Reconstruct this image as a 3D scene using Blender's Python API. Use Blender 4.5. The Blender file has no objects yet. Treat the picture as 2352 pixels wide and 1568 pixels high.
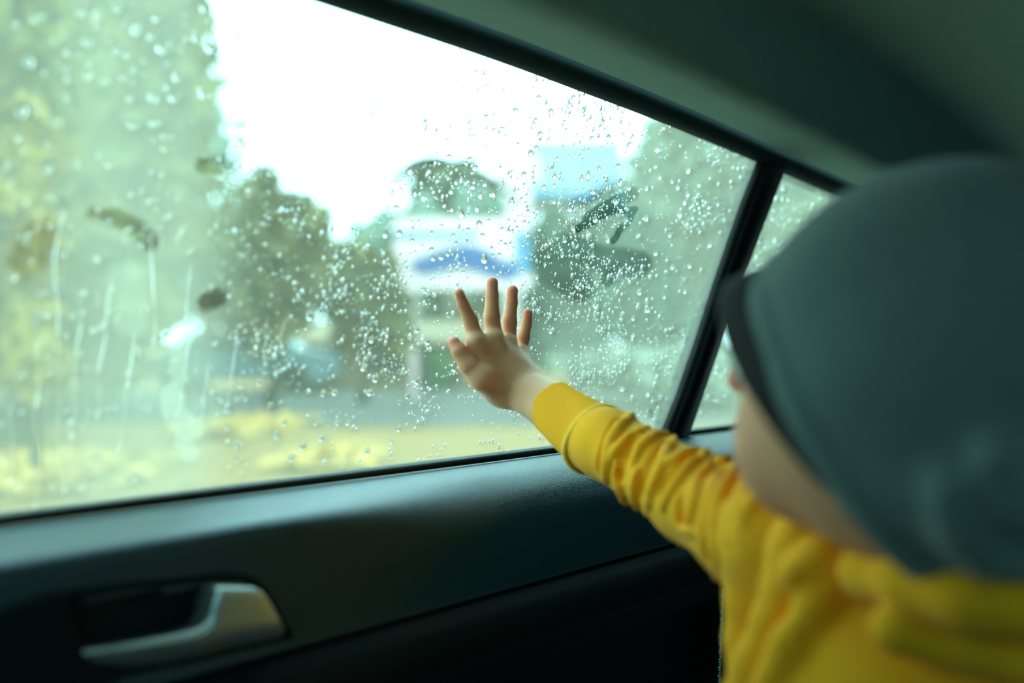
import bpy, math, random
import numpy as np
from mathutils import Vector

# ------------------------------------------------------------------ camera, sky, exposure
random.seed(7); rng = np.random.default_rng(11)
scene = bpy.context.scene
C = scene.collection
ZC = 1.15                                   # camera height above the street
LENS = 35.0
FP = 2352 * LENS / 36.0
TH = math.radians(42)
F = np.array([math.cos(TH), math.sin(TH), 0.0])     # view direction: X = car's length (to the rear), Y = out of the window
R = np.array([math.sin(TH), -math.cos(TH), 0.0])
U = np.array([0.0, 0.0, 1.0])

cam_d = bpy.data.cameras.new('camera')
cam = bpy.data.objects.new('camera', cam_d); C.objects.link(cam)
cam.location = (0, 0, ZC)
cam.rotation_euler = (math.radians(90), 0, TH - math.radians(90))
cam_d.lens = LENS; cam_d.sensor_width = 36.0
cam_d.clip_start = 0.02; cam_d.clip_end = 400
cam_d.dof.use_dof = True; cam_d.dof.focus_distance = 0.96; cam_d.dof.aperture_fstop = 2.2
scene.camera = cam

SKY = (0.56, 1.0, 1.06); SKY_S = 5.2
w = bpy.data.worlds.new('overcast'); scene.world = w; w.use_nodes = True
bg = w.node_tree.nodes['Background']
bg.inputs[0].default_value = (*SKY, 1); bg.inputs[1].default_value = SKY_S
vs = scene.view_settings
vs.view_transform = 'Standard'; vs.look = 'None'; vs.gamma = 1.0; vs.exposure = 0.0; vs.use_curve_mapping = False
scene.cycles.max_bounces = 9; scene.cycles.diffuse_bounces = 4; scene.cycles.glossy_bounces = 3
scene.cycles.transmission_bounces = 8; scene.cycles.transparent_max_bounces = 12
scene.cycles.caustics_reflective = False; scene.cycles.caustics_refractive = True
scene.cycles.sample_clamp_indirect = 4.0

# ------------------------------------------------------------------ geometry helpers (all coordinates relative to the eye; shifted up by ZC at the end)
def ray(px, py):
    u = (np.asarray(px, float) - 1176) / FP; v = (784 - np.asarray(py, float)) / FP
    return F + u[..., None] * R + v[..., None] * U
def pt(px, py, t): return ray(px, py) * t
GS, GY, GZ = 0.20, 0.65, -0.11              # inner face of the side glass: Y = GY - GS*(z-GZ)
GN = np.array([0, 1, GS]) / math.hypot(1, GS)
GUP = np.array([0, -GS, 1]) / math.hypot(1, GS)
def gl(px, py, off=0.0):
    d = ray(px, py); k = GY + GS * GZ + off * math.hypot(1, GS)
    t = k / (d[..., 1] + GS * d[..., 2])
    return d * t[..., None] if np.ndim(t) else d * t
def glt(px, py, off=0.0): return float(gl(px, py, off) @ F)
def atY(px, py, Y):
    d = ray(px, py); t = Y / d[..., 1]
    return d * t[..., None] if np.ndim(t) else d * t
def proj(P):
    P = np.asarray(P); t = P @ F
    return 1176 + FP * (P @ R) / t, 784 - FP * P[..., 2] / t
def smooth(a, b, x):
    t = np.clip((x - a) / (b - a), 0, 1); return t * t * (3 - 2 * t)
def hash2(i, j): 
    s = np.sin(i * 127.1 + j * 311.7) * 43758.5453; return s - np.floor(s)
def vnoise(x, y):
    i, j = np.floor(x), np.floor(y); f, g = x - i, y - j
    f, g = f * f * (3 - 2 * f), g * g * (3 - 2 * g)
    return (hash2(i, j) * (1 - f) + hash2(i + 1, j) * f) * (1 - g) + (hash2(i, j + 1) * (1 - f) + hash2(i + 1, j + 1) * f) * g
def fbm(x, y, o=4):
    s = 0; a = .5
    for k in range(o): s = s + a * vnoise(x * 2 ** k + 17 * k, y * 2 ** k + 5 * k); a *= .5
    return s

TOP = []
def add(name, verts, faces, mat, parent=None, smooth_=True, mats=None, fm=None):
    me = bpy.data.meshes.new(name)
    if isinstance(faces, np.ndarray):
        n, k = faces.shape
        me.vertices.add(len(verts)); me.vertices.foreach_set('co', np.asarray(verts, np.float32).ravel())
        me.loops.add(n * k); me.loops.foreach_set('vertex_index', faces.astype(np.int32).ravel())
        me.polygons.add(n); me.polygons.foreach_set('loop_start', np.arange(0, n * k, k, dtype=np.int32))
        me.update(calc_edges=True); me.validate()
    else:
        me.from_pydata([tuple(map(float, v)) for v in verts], [], [tuple(int(i) for i in f) for f in faces]); me.update()
    if smooth_: me.polygons.foreach_set('use_smooth', np.ones(len(me.polygons), bool))
    for m in (mats or [mat]): me.materials.append(m)
    if fm is not None: me.polygons.foreach_set('material_index', np.asarray(fm, np.int32))
    o = bpy.data.objects.new(name, me); C.objects.link(o)
    if parent: o.parent = parent
    else: TOP.append(o)
    return o
def empty(name, loc):
    o = bpy.data.objects.new(name, None); C.objects.link(o); o.location = loc; o.empty_display_size = .05; TOP.append(o); return o
def adopt(o, parent):
    o.parent = parent; o.matrix_parent_inverse = parent.matrix_basis.inverted()
def tag(o, label=None, cat=None, group=None, kind=None):
    if label: o['label'] = label
    if cat: o['category'] = cat
    if group: o['group'] = group
    if kind: o['kind'] = kind
    return o

class MB:                                    # collects shapes into one mesh
    def __init__(s): s.v = []; s.f = []
    def put(s, v, f):
        b = len(s.v); s.v += [tuple(map(float, p)) for p in v]; s.f += [tuple(i + b for i in q) for q in f]; return s
    def box(s, lo, hi, rz=0.0, c=None):
        (x0, y0, z0), (x1, y1, z1) = lo, hi
        v = [(x0,y0,z0),(x1,y0,z0),(x1,y1,z0),(x0,y1,z0),(x0,y0,z1),(x1,y0,z1),(x1,y1,z1),(x0,y1,z1)]
        if c is not None:
            cr, sr = math.cos(rz), math.sin(rz); v = [(c[0] + x*cr - y*sr, c[1] + x*sr + y*cr, c[2] + z) for x, y, z in v]
        return s.put(v, [(0,3,2,1),(4,5,6,7),(0,1,5,4),(1,2,6,5),(2,3,7,6),(3,0,4,7)])
    def tube(s, pts, rad, n=8):
        pts = [np.asarray(p, float) for p in pts]; rad = rad if hasattr(rad, '__len__') else [rad] * len(pts)
        vs_, fs = [], []
        for i, p in enumerate(pts):
            d = pts[min(i+1, len(pts)-1)] - pts[max(i-1, 0)]; d /= np.linalg.norm(d) + 1e-9
            a = np.cross(d, [0, 0, 1]); 
            if np.linalg.norm(a) < .1: a = np.cross(d, [1, 0, 0])
            a /= np.linalg.norm(a); b = np.cross(d, a)
            for k in range(n):
                t = 2 * math.pi * k / n; vs_.append(p + rad[i] * (math.cos(t) * a + math.sin(t) * b))
        for i in range(len(pts) - 1):
            for k in range(n):
                k2 = (k + 1) % n; fs.append((i*n+k, i*n+k2, (i+1)*n+k2, (i+1)*n+k))
        fs.append(tuple(range(n))[::-1]); fs.append(tuple((len(pts)-1)*n + k for k in range(n)))
        return s.put(vs_, fs)
    def build(s, name, mat, parent=None, sm=False): return add(name, s.v, s.f, mat, parent, sm)

def grid_faces(n, m, wrap=False):
    i, j = np.meshgrid(np.arange(n - 1), np.arange(m if wrap else m - 1), indexing='ij')
    j2 = (j + 1) % m
    return np.stack([i*m+j, (i+1)*m+j, (i+1)*m+j2, i*m+j2], -1).reshape(-1, 4)
def catmull(P, k):
    P = np.asarray(P, float); Q = np.vstack([2*P[0]-P[1], P, 2*P[-1]-P[-2]]); out = []
    for i in range(1, len(Q) - 2):
        for t in np.arange(k) / k:
            a, b, c, d = Q[i-1], Q[i], Q[i+1], Q[i+2]
            out.append(.5*((2*b) + (c-a)*t + (2*a-5*b+4*c-d)*t*t + (3*b-a-3*c+d)*t**3))
    out.append(P[-1]); return np.array(out)

# ---- signed distance shapes and a sparse surface-nets mesher
def sph(p, c, r): return np.linalg.norm(p - c, axis=1) - r
def ell(p, c, ax, rr):                       # ax: 3 orthonormal rows
    q = (p - c) @ np.asarray(ax).T; rr = np.asarray(rr)
    k0 = np.linalg.norm(q / rr, axis=1); k1 = np.linalg.norm(q / rr**2, axis=1) + 1e-9
    return k0 * (k0 - 1) / k1
def cap(p, a, b, ra, rb):                    # tapered capsule
    ab = b - a; L = ab @ ab + 1e-12; h = np.clip((p - a) @ ab / L, 0, 1)
    return np.linalg.norm(p - a - h[:, None] * ab, axis=1) - (ra + (rb - ra) * h)
def smin(a, b, k): h = np.maximum(k - np.abs(a - b), 0) / k; return np.minimum(a, b) - h * h * k * .25
def smax(a, b, k): return -smin(-a, -b, k)
def chain(p, pts, rr, d=None, k=.004):
    for i in range(len(pts) - 1):
        c = cap(p, pts[i], pts[i+1], rr[i], rr[i+1]); d = c if d is None else smin(d, c, k)
    return d
def chunked(f, p, n=150000):
    return np.concatenate([f(p[i:i+n]) for i in range(0, len(p), n)]) if len(p) > n else f(p)
def mesh_sdf(f, lo, hi, h, newton=2):
    lo = np.asarray(lo, float); hi = np.asarray(hi, float)
    N = (np.ceil((hi - lo) / (8*h)).astype(int)) + 1
    I = np.stack(np.meshgrid(*[np.arange(n) for n in N], indexing='ij'), -1).reshape(-1, 3) * 8
    for s in (8, 2):
        c = lo + (I + s/2) * h; d = chunked(f, c); I = I[np.abs(d) < s*h*.87*1.35 + .3*h]
        if s == 8: q = np.stack(np.meshgrid(*[np.arange(0, 8, 2)]*3, indexing='ij'), -1).reshape(-1, 3)
        else: q = np.stack(np.meshgrid(*[np.arange(2)]*3, indexing='ij'), -1).reshape(-1, 3)
        I = (I[:, None] + q[None]).reshape(-1, 3)
    M = (N * 8 + 4).astype(np.int64)
    key = lambda A: (A[:, 0].astype(np.int64) * M[1] + A[:, 1]) * M[2] + A[:, 2]
    cn = np.stack(np.meshgrid(*[np.arange(2)]*3, indexing='ij'), -1).reshape(-1, 3)
    ck = key(I); off = key(cn)
    allk = ck[:, None] + off[None]
    uk, inv = np.unique(allk, return_inverse=True); inv = inv.reshape(allk.shape)
    P = np.stack([uk // (M[1]*M[2]), (uk // M[2]) % M[1], uk % M[2]], -1) * h + lo
    V = chunked(f, P); vc = V[inv]
    act = (vc.min(1) < 0) & (vc.max(1) >= 0)
    vc = vc[act]; Ia = I[act]; ka = ck[act]; o = np.argsort(ka); vc, Ia, ka = vc[o], Ia[o], ka[o]
    pos = np.zeros((len(Ia), 3)); cnt = np.zeros(len(Ia))
    for a in range(8):
        for b in range(a + 1, 8):
            if np.abs(cn[a] - cn[b]).sum() != 1: continue
            m = (vc[:, a] < 0) != (vc[:, b] < 0); t = np.zeros(len(Ia)); t[m] = vc[m, a] / (vc[m, a] - vc[m, b])
            pos[m] += (cn[a] + t[m, None] * (cn[b] - cn[a])); cnt[m] += 1
    vert = lo + (Ia + pos / cnt[:, None]) * h
    quads = []
    def find(A):
        k = key(A); i = np.searchsorted(ka, k); i = np.minimum(i, len(ka)-1); return np.where(ka[i] == k, i, -1)
    for ax in range(3):
        e = np.zeros(3, int); e[ax] = 1; b1 = np.zeros(3, int); b1[(ax+1) % 3] = 1; b2 = np.zeros(3, int); b2[(ax+2) % 3] = 1
        j = int(e @ [4, 2, 1]); m = (vc[:, 0] < 0) != (vc[:, j] < 0)
        A = Ia[m]; q = np.stack([find(A), find(A - b1), find(A - b1 - b2), find(A - b2)], -1)
        inside = vc[m, 0] < 0; q[~inside] = q[~inside][:, ::-1]
        quads.append(q[(q >= 0).all(1)])
    Q = np.vstack(quads)
    e = h * .4
    for _ in range(newton):
        d = chunked(f, vert)
        g = np.stack([chunked(f, vert + np.eye(3)[i]*e) - chunked(f, vert - np.eye(3)[i]*e) for i in range(3)], -1) / (2*e)
        step = d[:, None] * g / (np.sum(g*g, 1)[:, None] + .05); vert = vert - np.clip(step, -h, h)
    return vert, Q
def poly_sd(x, y, P):                        # 2-D polygon distance
    P = np.asarray(P); d = np.full(len(x), 1e9); s = np.ones(len(x)); n = len(P)
    for i in range(n):
        a, b = P[i], P[i-1]; ex, ey = b - a; wx, wy = x - a[0], y - a[1]
        t = np.clip((wx*ex + wy*ey) / (ex*ex + ey*ey + 1e-15), 0, 1)
        d = np.minimum(d, (wx - ex*t)**2 + (wy - ey*t)**2)
        c1 = y >= a[1]; c2 = y < b[1]; c3 = ex*wy > ey*wx
        s = np.where((c1 & c2 & c3) | (~c1 & ~c2 & ~c3), -s, s)
    return s * np.sqrt(d)

# ------------------------------------------------------------------ materials
def mat(name, col, rough=.6, metal=0.0, spec=.5, bump=None, var=.12, vscale=30, sss=None, sheen=0, voro=None):
    m = bpy.data.materials.new(name); m.use_nodes = True; nt = m.node_tree; b = nt.nodes['Principled BSDF']
    tc = nt.nodes.new('ShaderNodeTexCoord')
    n = nt.nodes.new('ShaderNodeTexNoise'); n.inputs['Scale'].default_value = vscale; n.inputs['Detail'].default_value = 4
    nt.links.new(tc.outputs['Object'], n.inputs['Vector'])
    r = nt.nodes.new('ShaderNodeMix'); r.data_type = 'RGBA'
    r.inputs['A'].default_value = (*[c*(1-var) for c in col], 1); r.inputs['B'].default_value = (*[min(1, c*(1+var)) for c in col], 1)
    nt.links.new(n.outputs['Fac'], r.inputs['Factor']); nt.links.new(r.outputs['Result'], b.inputs['Base Color'])
    b.inputs['Roughness'].default_value = rough; b.inputs['Metallic'].default_value = metal; b.inputs['Specular IOR Level'].default_value = spec
    if sheen: b.inputs['Sheen Weight'].default_value = sheen; b.inputs['Sheen Roughness'].default_value = .5
    if sss: b.inputs['Subsurface Weight'].default_value = sss; b.inputs['Subsurface Radius'].default_value = (1, .3, .15); b.inputs['Subsurface Scale'].default_value = .006
    if bump or voro:
        bp = nt.nodes.new('ShaderNodeBump')
        if voro: t = nt.nodes.new('ShaderNodeTexVoronoi'); t.inputs['Scale'].default_value = voro[0]; bp.inputs['Distance'].default_value = voro[1]; out = t.outputs['Distance']
        else: t = nt.nodes.new('ShaderNodeTexNoise'); t.inputs['Scale'].default_value = bump[0]; t.inputs['Detail'].default_value = 3; bp.inputs['Distance'].default_value = bump[1]; out = t.outputs['Fac']
        bp.inputs['Strength'].default_value = 1
        nt.links.new(tc.outputs['Object'], t.inputs['Vector']); nt.links.new(out, bp.inputs['Height']); nt.links.new(bp.outputs['Normal'], b.inputs['Normal'])
    return m
M_leather = mat('grained_plastic', (.008, .050, .074), .28, spec=.55, voro=(900, .00035), var=.08)
M_door_low = mat('dark_plastic', (.004, .012, .014), .55, spec=.15, bump=(1200, .0001))
M_rubber = mat('black_rubber', (.010, .012, .013), .45, spec=.4, bump=(400, .0001))
M_seal = mat('roof_seal', (.020, .040, .042), .85, spec=.15, bump=(500, .0001))
M_gloss = mat('gloss_black', (.004, .006, .007), .35, spec=.35)
M_head = mat('headliner_fabric', (.26, .42, .37), .95, spec=.1, bump=(900, .0003), var=.06)
M_silver = mat('satin_silver', (.62, .66, .64), .34, metal=.85, var=.04, vscale=200)
M_hood = mat('yellow_fleece', (.95, .40, .012), .9, spec=.12, bump=(1400, .00025), var=.06, vscale=60, sheen=.08)
M_cuff = mat('yellow_ribbing', (.95, .41, .014), .9, spec=.15, bump=(2500, .0002), var=.05, vscale=80, sheen=.08)
M_thread = mat('yellow_thread', (.95, .50, .04), .8, var=.05)
M_hat = mat('grey_jersey', (.135, .19, .172), .95, spec=.1, bump=(800, .0004), var=.15, vscale=25, sheen=.2)
M_visor = mat('dark_visor', (.03, .03, .027), .8, spec=.2)
M_seat = mat('black_seat_leather', (.008, .010, .011), .6, spec=.25, voro=(500, .0003))
M_stitch = mat('teal_thread', (.20, .42, .45), .6)
M_shell = mat('dark_trim', (.03, .04, .042), .7)
M_etch = mat('etching', (.10, .16, .15), .7)
M_frit = mat('ceramic_frit', (.03, .04, .03), .6)

def skin_mat():
    m = mat('skin', (.78, .40, .22), .48, spec=.35, bump=(900, .00012), var=.07, vscale=120, sss=.35)
    nt = m.node_tree; b = nt.nodes['Principled BSDF']; a = nt.nodes.new('ShaderNodeAttribute'); a.attribute_name = 'red'
    src = b.inputs['Base Color'].links[0].from_socket; mx = nt.nodes.new('ShaderNodeMix'); mx.data_type = 'RGBA'
    mx.inputs['B'].default_value = (.75, .17, .10, 1)
    nt.links.new(a.outputs['Fac'], mx.inputs['Factor']); nt.links.new(src, mx.inputs['A']); nt.links.new(mx.outputs['Result'], b.inputs['Base Color'])
    return m
M_skin = skin_mat()
M_nail = mat('nail', (.80, .36, .25), .3, spec=.5)
M_lip = mat('lip', (.55, .2, .16), .5)
M_eye = mat('eye', (.75, .75, .72), .2)

def glass_mat(name, fog, tint=(.95, .99, .97, 1)):
    m = bpy.data.materials.new(name); m.use_nodes = True; nt = m.node_tree; nt.nodes.clear()
    o = nt.nodes.new('ShaderNodeOutputMaterial'); t = nt.nodes.new('ShaderNodeBsdfTransparent'); t.inputs[0].default_value = tint
    g = nt.nodes.new('ShaderNodeBsdfGlossy'); g.inputs['Roughness'].default_value = .02
    lw = nt.nodes.new('ShaderNodeLayerWeight'); lw.inputs['Blend'].default_value = .5     # the same from both sides of the pane
    pw = nt.nodes.new('ShaderNodeMath'); pw.operation = 'POWER'; pw.inputs[1].default_value = 5.0; nt.links.new(lw.outputs['Facing'], pw.inputs[0])
    fr = nt.nodes.new('ShaderNodeMath'); fr.operation = 'MULTIPLY_ADD'; fr.inputs[1].default_value = .6; fr.inputs[2].default_value = .02; nt.links.new(pw.outputs[0], fr.inputs[0])
    m1 = nt.nodes.new('ShaderNodeMixShader'); nt.links.new(fr.outputs[0], m1.inputs[0]); nt.links.new(t.outputs[0], m1.inputs[1]); nt.links.new(g.outputs[0], m1.inputs[2])
    out = m1
    if fog:
        a = nt.nodes.new('ShaderNodeAttribute'); a.attribute_name = 'fog'
        tr = nt.nodes.new('ShaderNodeBsdfTranslucent'); tr.inputs[0].default_value = (.40, .40, .30, 1)
        m2 = nt.nodes.new('ShaderNodeMixShader'); nt.links.new(a.outputs['Fac'], m2.inputs[0]); nt.links.new(m1.outputs[0], m2.inputs[1]); nt.links.new(tr.outputs[0], m2.inputs[2]); out = m2
    nt.links.new(out.outputs[0], o.inputs[0]); return m
M_fogglass = glass_mat('fogged_glass', True)
M_glass = glass_mat('clear_glass', False)
M_tint = glass_mat('dimming_glass', False, (.27, .35, .34, 1))  # tint added to the unseen windows to dim and cool the cabin light
M_water = bpy.data.materials.new('rain_water'); M_water.use_nodes = True
_nt = M_water.node_tree; _nt.nodes.clear(); _o = _nt.nodes.new('ShaderNodeOutputMaterial'); _g = _nt.nodes.new('ShaderNodeBsdfGlass')
_g.inputs['IOR'].default_value = 1.33; _g.inputs['Roughness'].default_value = 0.0; _nt.links.new(_g.outputs[0], _o.inputs[0])

# ------------------------------------------------------------------ the car: roof line
RX = np.array([-.6, .2, .44, .63, .865, 1.085, 1.333, 1.7]); RZ = np.array([.238, .247, .2455, .2437, .234, .220, .2035, .17])
def roof_z(X): 
    xs = np.linspace(-.6, 1.7, 231); zs = np.interp(xs, RX, RZ); k = np.ones(15)/15
    zs = np.convolve(np.pad(zs, 7, mode='edge'), k, 'valid'); return np.interp(X, xs, zs)
def glassY(z): return GY - GS * (z - GZ)

# headliner
XS = np.linspace(-.9, 2.0, 117)
hp = catmull([(-.026, .013), (-.028, .009), (-.036, .0080), (-.060, .0085), (-.080, .0115), (-.094, .022), (-.101, .045), (-.112, .078), (-.145, .108), (-.28, .125), (-.60, .13), (-1.20, .13)], 5)
zz = roof_z(XS); yy = glassY(zz)
V = np.stack([np.repeat(XS[:, None], len(hp), 1), yy[:, None] + hp[None, :, 0], zz[:, None] + hp[None, :, 1]], -1)
V[:, -1, 1] = -.66; V[:, -6:, 2] = np.minimum(V[:, -6:, 2], V[:, [-6], 2])
ceil = add('ceiling', V.reshape(-1, 3), grid_faces(len(XS), len(hp)), M_head); tag(ceil, 'grey fabric headliner of the car roof', kind='structure')
# roof-rail weatherstrip
sp = catmull([(.004, .012), (.003, -.001), (-.002, -.0035), (-.010, -.003), (-.017, .002), (-.0205, .008), (-.021, .014), (-.024, .020)], 4)
V = np.stack([np.repeat(XS[:, None], len(sp), 1), yy[:, None] + sp[None, :, 0], zz[:, None] + sp[None, :, 1]], -1)
tag(add('trim_1', V.reshape(-1, 3), grid_faces(len(XS), len(sp)), M_seal), 'dark rubber weatherstrip along the roof edge of the window', kind='structure')

# ---- door panel
L_ = [(.662,-.135),(.653,-.117),(.645,-.1145),(.61,-.1128),(.58,-.1145),(.5635,-.1165),(.5565,-.1195),(.5535,-.125),(.553,-.137),(.5525,-.155),(.551,-.18),(.549,-.2005),(.5485,-.2025),(.5535,-.2045),(.5475,-.2065),(.543,-.209),(.534,-.218),(.529,-.235),(.531,-.252),(.548,-.266),(.572,-.285),(.580,-.32),(.58,-.70)]
R_ = [(.662,-.135),(.653,-.117),(.645,-.1145),(.618,-.1128),(.597,-.1155),(.582,-.121),(.570,-.129),(.5615,-.140),(.5565,-.152),(.5535,-.166),(.551,-.183),(.549,-.2005),(.5485,-.2025),(.5535,-.2045),(.5475,-.2065),(.543,-.209),(.535,-.216),(.530,-.230),(.532,-.245),(.548,-.258),(.572,-.28),(.580,-.32),(.58,-.70)]
L_ = catmull(L_, 5); R_ = catmull(R_, 5)
DX = np.arange(-.35, 1.75, .004); kx = smooth(.36, .62, DX)
prof = L_[None] * (1 - kx[:, None, None]) + R_[None] * kx[:, None, None]
lift = -.004 * smooth(.3, -.2, DX)
V = np.stack([np.repeat(DX[:, None], prof.shape[1], 1), prof[..., 0], prof[..., 1] + lift[:, None]], -1)
def yp(pts, Y): return np.array([[q[0], q[2]] for q in (atY(np.float64(a), np.float64(b), Y) for a, b in pts)])
BZ = yp([(20,1378),(119,1345),(250,1332),(383,1318),(500,1306),(531,1304),(565,1309),(591,1319),(616,1341),(655,1405),(690,1462),(697,1474),(690,1481),(620,1492),(553,1509),(425,1543),(298,1568),(190,1620),(40,1700),(-120,1640),(-90,1450)], .552)
nP = prof.shape[1]; cx = (V[:-1, :-1, 0] + V[1:, 1:, 0]) / 2; cz = (V[:-1, :-1, 2] + V[1:, 1:, 2]) / 2
inside = poly_sd(cx.ravel(), cz.ravel(), BZ) < -.010
colj = np.tile(np.arange(nP - 1), len(DX) - 1)
keep = ~(inside & (colj > 30) & (cx.ravel() > .02))
fcs = grid_faces(len(DX), nP)
door = add('door_1', V.reshape(-1, 3), fcs[keep], None, mats=[M_leather, M_door_low], fm=(colj[keep] > 63).astype(int))
tag(door, 'black grained door panel of the rear car door under the window', kind='structure')
# rubber belt seal: two lips
for k, (y0, z0, rr) in enumerate([(.6440, -.1100, .0036), (.6520, -.1085, .0024)]):
    mb = MB(); xs = np.arange(-.35, 1.75, .02)
    mb.tube([(x, y0, z0 + float(np.interp(x, DX, lift))) for x in xs], rr, 8)
    o = mb.build('belt_seal', M_rubber, door, True)
# handle bezel with cup
CUP = yp([(165,1378),(300,1352),(440,1340),(475,1336),(488,1346),(476,1400),(480,1470),(330,1510),(215,1515),(188,1480)], .552)
def f_bezel(p):
    d2 = poly_sd(p[:, 0], p[:, 2], BZ) + .0035
    d = smax(d2, np.abs(p[:, 1] - .5585) - .0090 + .001, .004) - .0012
    c2 = poly_sd(p[:, 0], p[:, 2], CUP)
    cut = smax(c2 + (p[:, 1] - .55) * .35, np.abs(p[:, 1] - .542) - .020, .004)
    return smax(d, -cut, .005)
v, q = mesh_sdf(f_bezel, (.02, .535, -.30), (.46, .575, -.135), .0022, 2)
add('handle_bezel', v, q, M_door_low, door)
MB().box((.05, .569, -.285), (.43, .572, -.14)).build('handle_cup', M_rubber, door)
# handle
HP = yp([(484,1347),(492,1342),(560,1342),(578,1350),(592,1370),(627,1434),(629,1448),(624,1456),(560,1479),(480,1505),(330,1545),(248,1557),(228,1555),(190,1520),(183,1508),(185,1499),(193,1495),(300,1476),(400,1454),(445,1440),(460,1428),(468,1410),(474,1380)], .545)
CR = yp([(185,1512),(298,1501),(446,1475),(531,1446),(640,1424)], .545)
def f_handle(p):
    d2 = poly_sd(p[:, 0], p[:, 2], HP)
    zc = np.interp(p[:, 0], CR[:, 0], CR[:, 1])
    front = (.5405 - .17 * (p[:, 0] - .30) - p[:, 1]) * .97              # the paddle grows thicker towards its hinge
    low = (.5405 - .17 * (p[:, 0] - .30) - p[:, 1]) * .75 + (zc - p[:, 2]) * .55
    d = smax(d2, front, .0045); d = smax(d, p[:, 1] - .5575, .004)
    return smax(d, low, .004)
v, q = mesh_sdf(f_handle, (.235, .505, -.245), (.415, .562, -.14), .0012, 2)
hd = add('door_handle', v, q, M_silver, door); hd['label'] = 'satin silver door handle'

# ---- glass panes
DIV = [(1747,345),(1737,372),(1700,466),(1640,640),(1592,790),(1552,905),(1520,985),(1500,1040)]
DIVR = [(1803,360),(1790,390),(1755,480),(1697,630),(1645,780),(1603,900),(1572,990),(1552,1050)]
def edge_x(poly, z):
    P = np.array([gl(np.float64(a), np.float64(b)) for a, b in poly]); o = np.argsort(P[:, 2]); return np.interp(z, P[o, 2], P[o, 0])
def strokes(px, py, pts, wdt):
    d = np.full(np.shape(px), 1e9)
    for a, b in zip(pts[:-1], pts[1:]):
        ex, ey = b[0]-a[0], b[1]-a[1]; t = np.clip(((px-a[0])*ex + (py-a[1])*ey) / (ex*ex + ey*ey), 0, 1)
        d = np.minimum(d, np.hypot(px - a[0] - t*ex, py - a[1] - t*ey))
    return smooth(wdt * 1.25, wdt * .75, d)
def fog(px, py):
    n1 = fbm(px / 160, py / 160); n2 = fbm(px / 45 + 9, py / 45); n3 = fbm(px / 300 + 3, py / 300 + 8)
    wx = px + 70 * (n1 - .5) + 30 * (n2 - .5); wy = py + 60 * (n3 - .5) + 25 * (n2 - .5)
    left = smooth(600, 410, wx + .0 * wy); right = smooth(1200, 1330, wx + (wy - 600) * -.06)
    low = smooth(930, 1010, wy)
    f = .19 + .08 * (n1 - .3)
    f = f + left * (.56 - .16 * smooth(240, 60, px) + .06 * (n1 - .5) - f) ; f = f + right * (.38 + .06 * (n1 - .5) - f) * (1 - left)
    f = f + low * (.34 - f) * .85 * (1 - left)
    f = f + smooth(300, 150, wy) * (.30 - f) * (1 - left) * .7
    stk = vnoise((px * .8 + py * .6) / 7, (px * .6 - py * .8) / 150)                # wiping streaks
    f = f + .03 * (stk - .5) * (1 - left) * (1 - low) * (1 - right)
    for pts, wd, val in [([(1418,405),(1388,425),(1345,452),(1310,470)], 14, .06), ([(1456,440),(1425,456),(1385,478),(1350,500)], 14, .08),
                         ([(1459,477),(1415,478),(1372,500),(1325,520)], 9, .05), ([(1456,482),(1441,510),(1410,548)], 8, .10),
                         ([(1300,560),(1390,590),(1470,600)], 32, .30), ([(1400,640),(1420,610)], 15, .22), ([(1250,600),(1330,650)], 40, .30),
                         ([(203,494),(240,496)], 14, .30), ([(262,502),(318,528),(346,560)], 20, .34), ([(470,378),(520,372)], 20, .10), ([(620,372),(700,365)], 15, .12),
                         ([(470,695),(500,680)], 20, .2), ([(955,368),(1010,356),(1065,372),(1105,384)], 11, .02), ([(60,600),(95,540)], 45, .40)]:
        s = strokes(wx * .35 + px * .65, wy * .35 + py * .65, pts, wd); f = f + s * (val * .5 - f) * .96
    for pts, wd, val in [([(412,870),(405,820),(425,780)], 14, .80), ([(392,900),(400,950),(430,985)], 20, .86), ([(415,1010),(425,1035)], 14, .82), ([(280,650),(300,720)], 35, .72)]:
        s = strokes(wx * .6 + px * .4, wy * .6 + py * .4, pts, wd * 1.3); f = f + s * (val - f) * .7
    f = f + .025 * (n2 - .5)
    q = smooth(1560, 1600, px + (py - 900) * .39 )                                    # quarter glass: evenly misted
    f = np.where(px > 1780 - .39 * (py - 370) + 10, .40 + .05 * (n1 - .5), f)
    return np.clip(f, 0.01, .92)
def pane(name, x0f, x1f, z0, z1, nz, nx, label, fogged=True):
    zs = np.linspace(z0, z1, nz); V = np.zeros((nz, nx, 3))
    for i, z in enumerate(zs):
        a, b = x0f(z), x1f(z); zt = z
        V[i, :, 0] = np.linspace(a, b, nx)
        V[i, :, 2] = zt
    # top edge follows the roof line
    s = (V[..., 2] - z0) / (z1 - z0); V[..., 2] = z0 + s * (roof_z(V[..., 0]) + .008 - z0)
    V[..., 1] = glassY(V[..., 2])
    n = nz * nx; Vo = V + GN * .004
    f1 = grid_faces(nz, nx); f2 = np.array([[n, n + nx*(nz-1), n + nz*nx - 1, n + nx - 1]])
    o = add(name, np.vstack([V.reshape(-1, 3), Vo.reshape(-1, 3)]), np.vstack([f1, f2[:, ::-1]]), None, smooth_=False,
            mats=[M_fogglass, M_glass], fm=np.r_[np.zeros(len(f1), int), 1])
    px, py = proj(V.reshape(-1, 3)); a = o.data.attributes.new('fog', 'FLOAT', 'POINT')
    a.data.foreach_set('value', np.r_[fog(px, py), np.zeros(n)].astype(np.float32))
    return tag(o, label, kind='structure')
win = pane('window_1', lambda z: .02, lambda z: edge_x(DIV, z) + .015, -.128, .25, 220, 480, 'rain-covered and partly fogged side window of the rear car door')
quarter = pane('window_2', lambda z: edge_x(DIVR, z) - .008, lambda z: 1.62, -.128, .25, 60, 90, 'small fogged quarter glass behind the black divider bar')
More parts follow.
